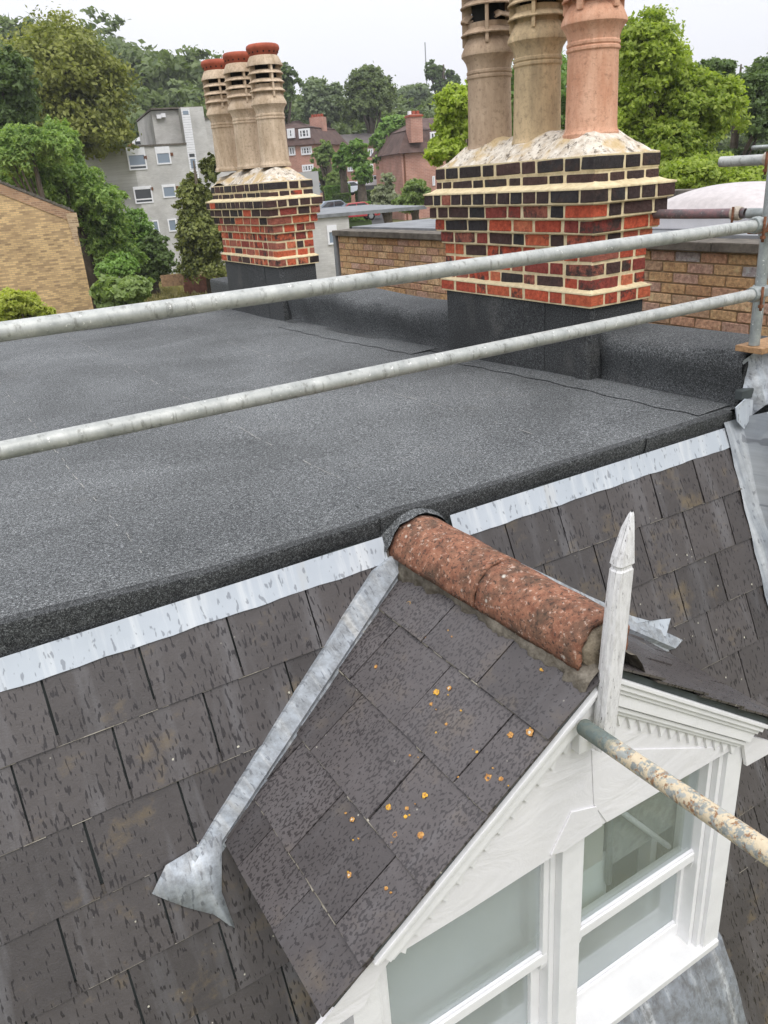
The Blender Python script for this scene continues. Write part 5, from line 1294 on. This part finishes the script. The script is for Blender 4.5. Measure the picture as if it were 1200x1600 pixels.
ptree('dense_tree', 'large round olive green tree above the left brick gable', 'tree', [(95, 135, 118, 95), (120, 205, 95, 60)], 58, 60000, 3.2, OLIVE, 1, nl=22)
ptree('dark_tree', 'dark green tree at the left edge under the olive tree', 'tree', [(10, 170, 55, 85)], 46, 16000, 3.4, DARKG, 2)
ptree('ash_tree', 'tall feathery green ash tree between the brick gable and the flats', 'tree', [(60, 270, 80, 75), (140, 325, 60, 60), (185, 385, 50, 52), (75, 222, 52, 36)], 41, 62000, 3.0, ASHG, 3, nl=13, aspect=0.38, droop=0.6)
ptree('ash_tree', 'lower feathery green tree in front of the flats wall', 'tree', [(205, 372, 36, 46), (215, 412, 38, 36)], 44, 20000, 2.8, MIDG, 4, aspect=0.42)
ptree('laurel_tree', 'dark conical laurel tree right of the flats', 'tree', [(305, 385, 58, 66), (308, 330, 34, 50), (330, 268, 15, 34), (300, 300, 22, 26)], 39, 42000, 3.0, DKOL, 5, nl=12)
ptree('dark_shrub', 'dark green undergrowth between the gable wall and the laurel tree', 'bush', [(215, 425, 50, 40), (250, 400, 30, 40)], 43, 22000, 2.8, DARKG, 31)
ptree('ash_tree', 'light green ash sprays over the sloping verge at the left edge', 'tree', [(20, 235, 60, 45), (70, 232, 46, 34)], 38, 22000, 2.8, ASHG, 32, aspect=0.38, droop=0.6)
ptree('sycamore_bush', 'bright green broad leaved bush beside the gable wall foot', 'bush', [(188, 458, 46, 34)], 30, 9000, 4.6, BUSHG, 6, aspect=0.85, per=14)
ptree('garden_shrub', 'loose grey green shrub above the broad leaved bush', 'bush', [(185, 420, 40, 26)], 33, 7000, 2.4, MIDG, 16)
ptree('yellow_bush', 'yellow green bush at the bottom of the left gable wall', 'bush', [(25, 482, 55, 30), (72, 496, 26, 14)], 24, 16000, 3.2, YELG, 7, aspect=0.5, per=16)
ptree('garden_hedge', 'green hedge strip showing below the upper guard rail', 'hedge', [(190, 516, 120, 14), (90, 530, 60, 12)], 20, 12000, 3.2, LIMEG, 17, gz=-6)
ptree('dark_tree', 'dark round tree rising right behind the far chimney pots', 'tree', [(445, 140, 30, 45), (425, 160, 30, 50)], 118, 16000, 2.4, DARKG, 8)
ptree('woodland_tree', 'pale green tree left of the pair behind the terrace roof', 'tree', [(505, 165, 40, 42)], 135, 15000, 2.6, FARG, 9)
ptree('woodland_tree', 'taller mid green tree right of the pair behind the terrace roof', 'tree', [(575, 158, 44, 52)], 130, 18000, 2.6, HILLG, 10)
ptree('woodland_tree', 'hazy pale tree mass on the slope left of the mast foot', 'tree', [(655, 165, 50, 30)], 190, 14000, 2.6, FARG, 11)
ptree('hilltop_tree', 'small dark hilltop tree with two crowns below the mast', 'tree', [(680, 115, 16, 20), (704, 125, 16, 17), (693, 138, 25, 14)], 180, 8000, 2.2, DARKG, 12)
ptree('birch_tree', 'bright mid green tree between the terrace and the brick house', 'tree', [(612, 215, 30, 40), (605, 248, 24, 28)], 100, 15000, 2.6, MIDG, 13)
ptree('pollarded_tree', 'bare stemmed leafy pollard in front of the terrace, left one', 'tree', [(533, 248, 16, 24)], 84, 5000, 2.6, MIDG, 14, group=None)
ptree('pollarded_tree', 'taller leafy pollard in front of the terrace, right one', 'tree', [(560, 235, 20, 18), (560, 270, 20, 34)], 82, 9000, 2.6, MIDG, 15)
ptree('variegated_shrub', 'pale variegated conical shrub beside the cars', 'bush', [(605, 310, 26, 28), (607, 288, 14, 18)], 55, 12000, 2.4, VARG, 18)
ptree('green_shrub', 'bright green shrub right of the variegated shrub', 'bush', [(645, 312, 34, 24), (650, 295, 20, 14)], 52, 12000, 2.6, BUSHG, 19)
ptree('dark_shrub', 'low dark shrub below the mansion block', 'bush', [(508, 275, 22, 18)], 90, 5000, 2.4, MIDG, 20)
ptree('climbing_shrub', 'tall green shrub against the red gable end between the stacks', 'bush', [(505, 245, 16, 26), (522, 285, 22, 20)], 88, 8000, 2.4, BUSHG, 41)
ptree('lime_tree', 'yellow green leafed tree close behind the near chimney stack', 'tree', [(712, 190, 40, 55), (700, 235, 32, 30), (735, 150, 30, 25)], 26, 22000, 3.6, LIMEG, 21)
ptree('lime_tree', 'large lime green tree right of the near chimney pots', 'tree', [(1020, 120, 75, 90), (1100, 170, 75, 70), (1050, 240, 95, 55), (975, 200, 60, 70)], 27, 70000, 3.3, LIMEG, 22, nl=15)
ptree('dark_tree', 'dark evergreen tree at the right edge behind the lime green tree', 'tree', [(1180, 165, 60, 75), (1150, 270, 60, 40), (1115, 125, 40, 30)], 40, 34000, 3.0, DARKG, 23)
ptree('dark_tree', 'dark green tree glimpsed between the near chimney pots', 'tree', [(860, 160, 110, 70), (960, 100, 60, 50)], 46, 26000, 3.0, MIDG, 24)
ptree('garden_tree', 'low green tree behind the domed skylight', 'tree', [(1120, 280, 110, 26)], 22, 14000, 3.4, LIMEG, 25, gz=-6)
# hedges: clipped boxes of leaves
def hedge(label, px0, px1, py0, py1, D, mat, seed, depth=1.5):
    rgn = np.random.default_rng(seed); F = Face(px0, py1, D, 0.0); u1 = F.uz(px1, py1)[0]; z0 = F.uz((px0+px1)/2, py1)[1]; z1 = F.uz((px0+px1)/2, py0)[1]
    t_ = thing('clipped_hedge', label, 'hedge', tuple(F.p(u1/2, z0)))
    MB().extr([F.p(0, z0-1, 0.15), F.p(u1, z0-1, 0.15), F.p(u1, z1-0.1, 0.15), F.p(0, z1-0.1, 0.15)], tuple(F.n*depth)).build('hedge_core', DARKG, t_)
    n = 5000; uu = rgn.random(n)*u1; zz = z0-0.5+rgn.random(n)*(z1-z0+0.5); nn = rgn.random(n)*0.2; tp = rgn.random(n) < .4; zz[tp] = z1-rgn.random(tp.sum())*.12; nn[tp] = rgn.random(tp.sum())*depth
    pos = F.o[None]+F.u[None]*uu[:, None]+F.n[None]*nn[:, None]; pos[:, 2] = zz
    a = rgn.normal(size=(n, 3)); a /= np.linalg.norm(a, axis=1)[:, None]; b = np.cross(a, rgn.normal(size=(n, 3))); b /= np.linalg.norm(b, axis=1)[:, None]; s = 1.6*D/FPX
    V = np.stack([pos-a*s, pos+b*s*.6, pos+a*s, pos-b*s*.6], 1).reshape(-1, 3)
    o = bpy.data.objects.new('foliage', quads_mesh(V, mat, 'foliage')); COL.objects.link(o); adopt(o, t_)
hedge('long clipped hedge behind the grey parked car', 512, 580, 318, 336, 74, MIDG, 1)
hedge('clipped hedge block below the left pollard', 508, 548, 290, 306, 86, MIDG, 2)
hedge('small dark clipped hedge between the cars', 520, 545, 303, 316, 82, DARKG, 3)
hedge('dark hedge right of the taller pollard', 556, 596, 298, 318, 84, DARKG, 4)
# cars
CARS = {}
def car(label, px, py, D, ang, col, hatch=False):
    F = Face(px, py, D, ang); b = np.array(F.p(0, F.uz(px, py)[1]))
    t_ = thing('parked_car', label, 'car', tuple(b), 'cars parked behind the houses')
    pm = mat_simple('car paint', col, 0.3, 0.0, 2, 0.05, spec=0.6)
    z = b[2]
    prof = [(-2.05, .35), (-2.1, .62), (-1.95, .82), (-1.1, .93), (1.55, .95), (2.0, .88), (2.1, .6), (2.05, .32)]
    F.slab([(u, z+h) for u, h in prof], 0, 1.72).build('body', pm, t_, bev=0.05)
    F.slab([(u, z+h) for u, h in [(-1.15, .92), (-0.45, 1.38), (0.9, 1.42), (1.65, .94)]], 0.12, 1.6).build('cabin', pm, t_, bev=0.04)
    F.slab([(u, z+h) for u, h in [(-0.98, .96), (-0.42, 1.32), (0.15, 1.34), (0.15, .96)]], 0.105, 1.615).build('side_window', FGLASSD, t_)
    F.slab([(u, z+h) for u, h in [(0.23, .96), (0.23, 1.34), (0.85, 1.35), (1.4, .97)]], 0.105, 1.615).build('side_window', FGLASSD, t_)
    ws = F.slab([(u, z+h) for u, h in [(-1.14, .95), (-0.5, 1.37), (-0.53, 1.39), (-1.19, .97)]], 0.2, 1.52).build('windscreen', FGLASS, t_)
    for u in (-1.3, 1.3):
        for n_ in (-0.01, 1.55):
            a = Vector(F.p(u, z+0.32, n_)); w = MB().tube([a, a+Vector(F.n)*0.19], 0.32, 18).build('wheel', BLACK, t_, auto=0.8)
            MB().tube([a-Vector(F.n)*0.004, a+Vector(F.n)*0.01], 0.19, 14).build('rim', GREYROOF, w)
    for n_ in (0.12, 1.35): F.rect(-2.11, -2.0, z+.62, z+.74, n_, n_+0.25).build('headlight', WHITE, t_)
car('silver grey parked car nearest the grey wing roof', 522, 342, 70, 0.55, (0.20, 0.23, 0.27))
car('red parked car half hidden behind the low grey roof', 556, 346, 68, 0.2, (0.42, 0.04, 0.05))
car('white car parked in front of the terrace door', 583, 294, 104, 0.3, (0.75, 0.76, 0.78))
car('pale car parked between the hedges', 545, 306, 92, 0.5, (0.62, 0.66, 0.72))
car('light blue grey car at the left of the hedges', 512, 306, 92, 0.4, (0.42, 0.50, 0.58))
# garden bits between the trees
gd = thing('garden_wall', 'low dark brick garden wall beside the laurel tree', 'wall', tuple(gnd(300, 437, 38)))
F9 = Face(285, 437, 42, -0.2); F9.rect(0, F9.uz(352, 437)[0], F9.uz(300, 470)[1], F9.uz(300, 431)[1], 0, 0.25).build('brickwork', mat_simple('dark red garden brick', (0.16, 0.07, 0.05), 0.9, 0, 5, 0.4), gd)
wk = thing('wicker_screen', 'small tan wicker screen at the foot of the laurel tree', 'fence', tuple(gnd(268, 437, 40)))
F10 = Face(252, 440, 40.5, 0.0); wu = F10.uz(287, 440)[0]
for k in range(14): F10.rect(wu*k/14, wu*(k+0.9)/14, F10.uz(268, 447)[1], F10.uz(268, 429)[1], 0, 0.06).build('slat', mat_simple('wicker', (0.34, 0.22, 0.13), 0.9, 0, 9, 0.4) if k == 0 else bpy.data.materials['wicker'], wk)
# rough grass in the garden
rgn = np.random.default_rng(5); n = 9000
px = rgn.uniform(215, 350, n); py = rgn.uniform(436, 500, n); pos = np.empty((n, 3))
for i in range(n):
    pos[i] = on(px[i], py[i], (0, 0, -3.9), (0, 0, 1))
pos[:, 2] = -3.95+rgn.random(n)*0.35
a = rgn.normal(size=(n, 3))*0.3; a[:, 2] = 1; a /= np.linalg.norm(a, axis=1)[:, None]; b = np.cross(a, rgn.normal(size=(n, 3))); b /= np.linalg.norm(b, axis=1)[:, None]; s = 0.16
V = np.stack([pos-a*s, pos+b*s*.3, pos+a*s, pos-b*s*.3], 1).reshape(-1, 3)
o = bpy.data.objects.new('long_grass', quads_mesh(V, mat_foliage('dry grass', (0.12, 0.13, 0.04), (0.36, 0.31, 0.15), 0.3), 'long_grass')); COL.objects.link(o)
tag(o, 'long dry grass in the garden beyond the roof edge', 'grass', kind='stuff')

# ------------------------------------------------------------------ damp air
hz = bpy.data.materials.new('damp air'); hz.use_nodes = True; hn = hz.node_tree; hn.nodes.clear()
ho = hn.nodes.new('ShaderNodeOutputMaterial'); pv = hn.nodes.new('ShaderNodeVolumePrincipled'); pv.inputs['Density'].default_value = 0.00045; pv.inputs['Color'].default_value = (0.93, 0.95, 1.0, 1); pv.inputs['Anisotropy'].default_value = 0.2
hn.links.new(pv.outputs[0], ho.inputs['Volume'])
m = MB(); B8 = []
for z_ in (-11.0, 52.0):
    for d_, l_ in ((-310, -510), (-310, 510), (710, 510), (710, -510)):
        q_ = FW*d_+RT*l_; B8.append((q_[0], q_[1], z_))
o = MB().hexa(B8).build('haze', hz); o['kind'] = 'stuff'
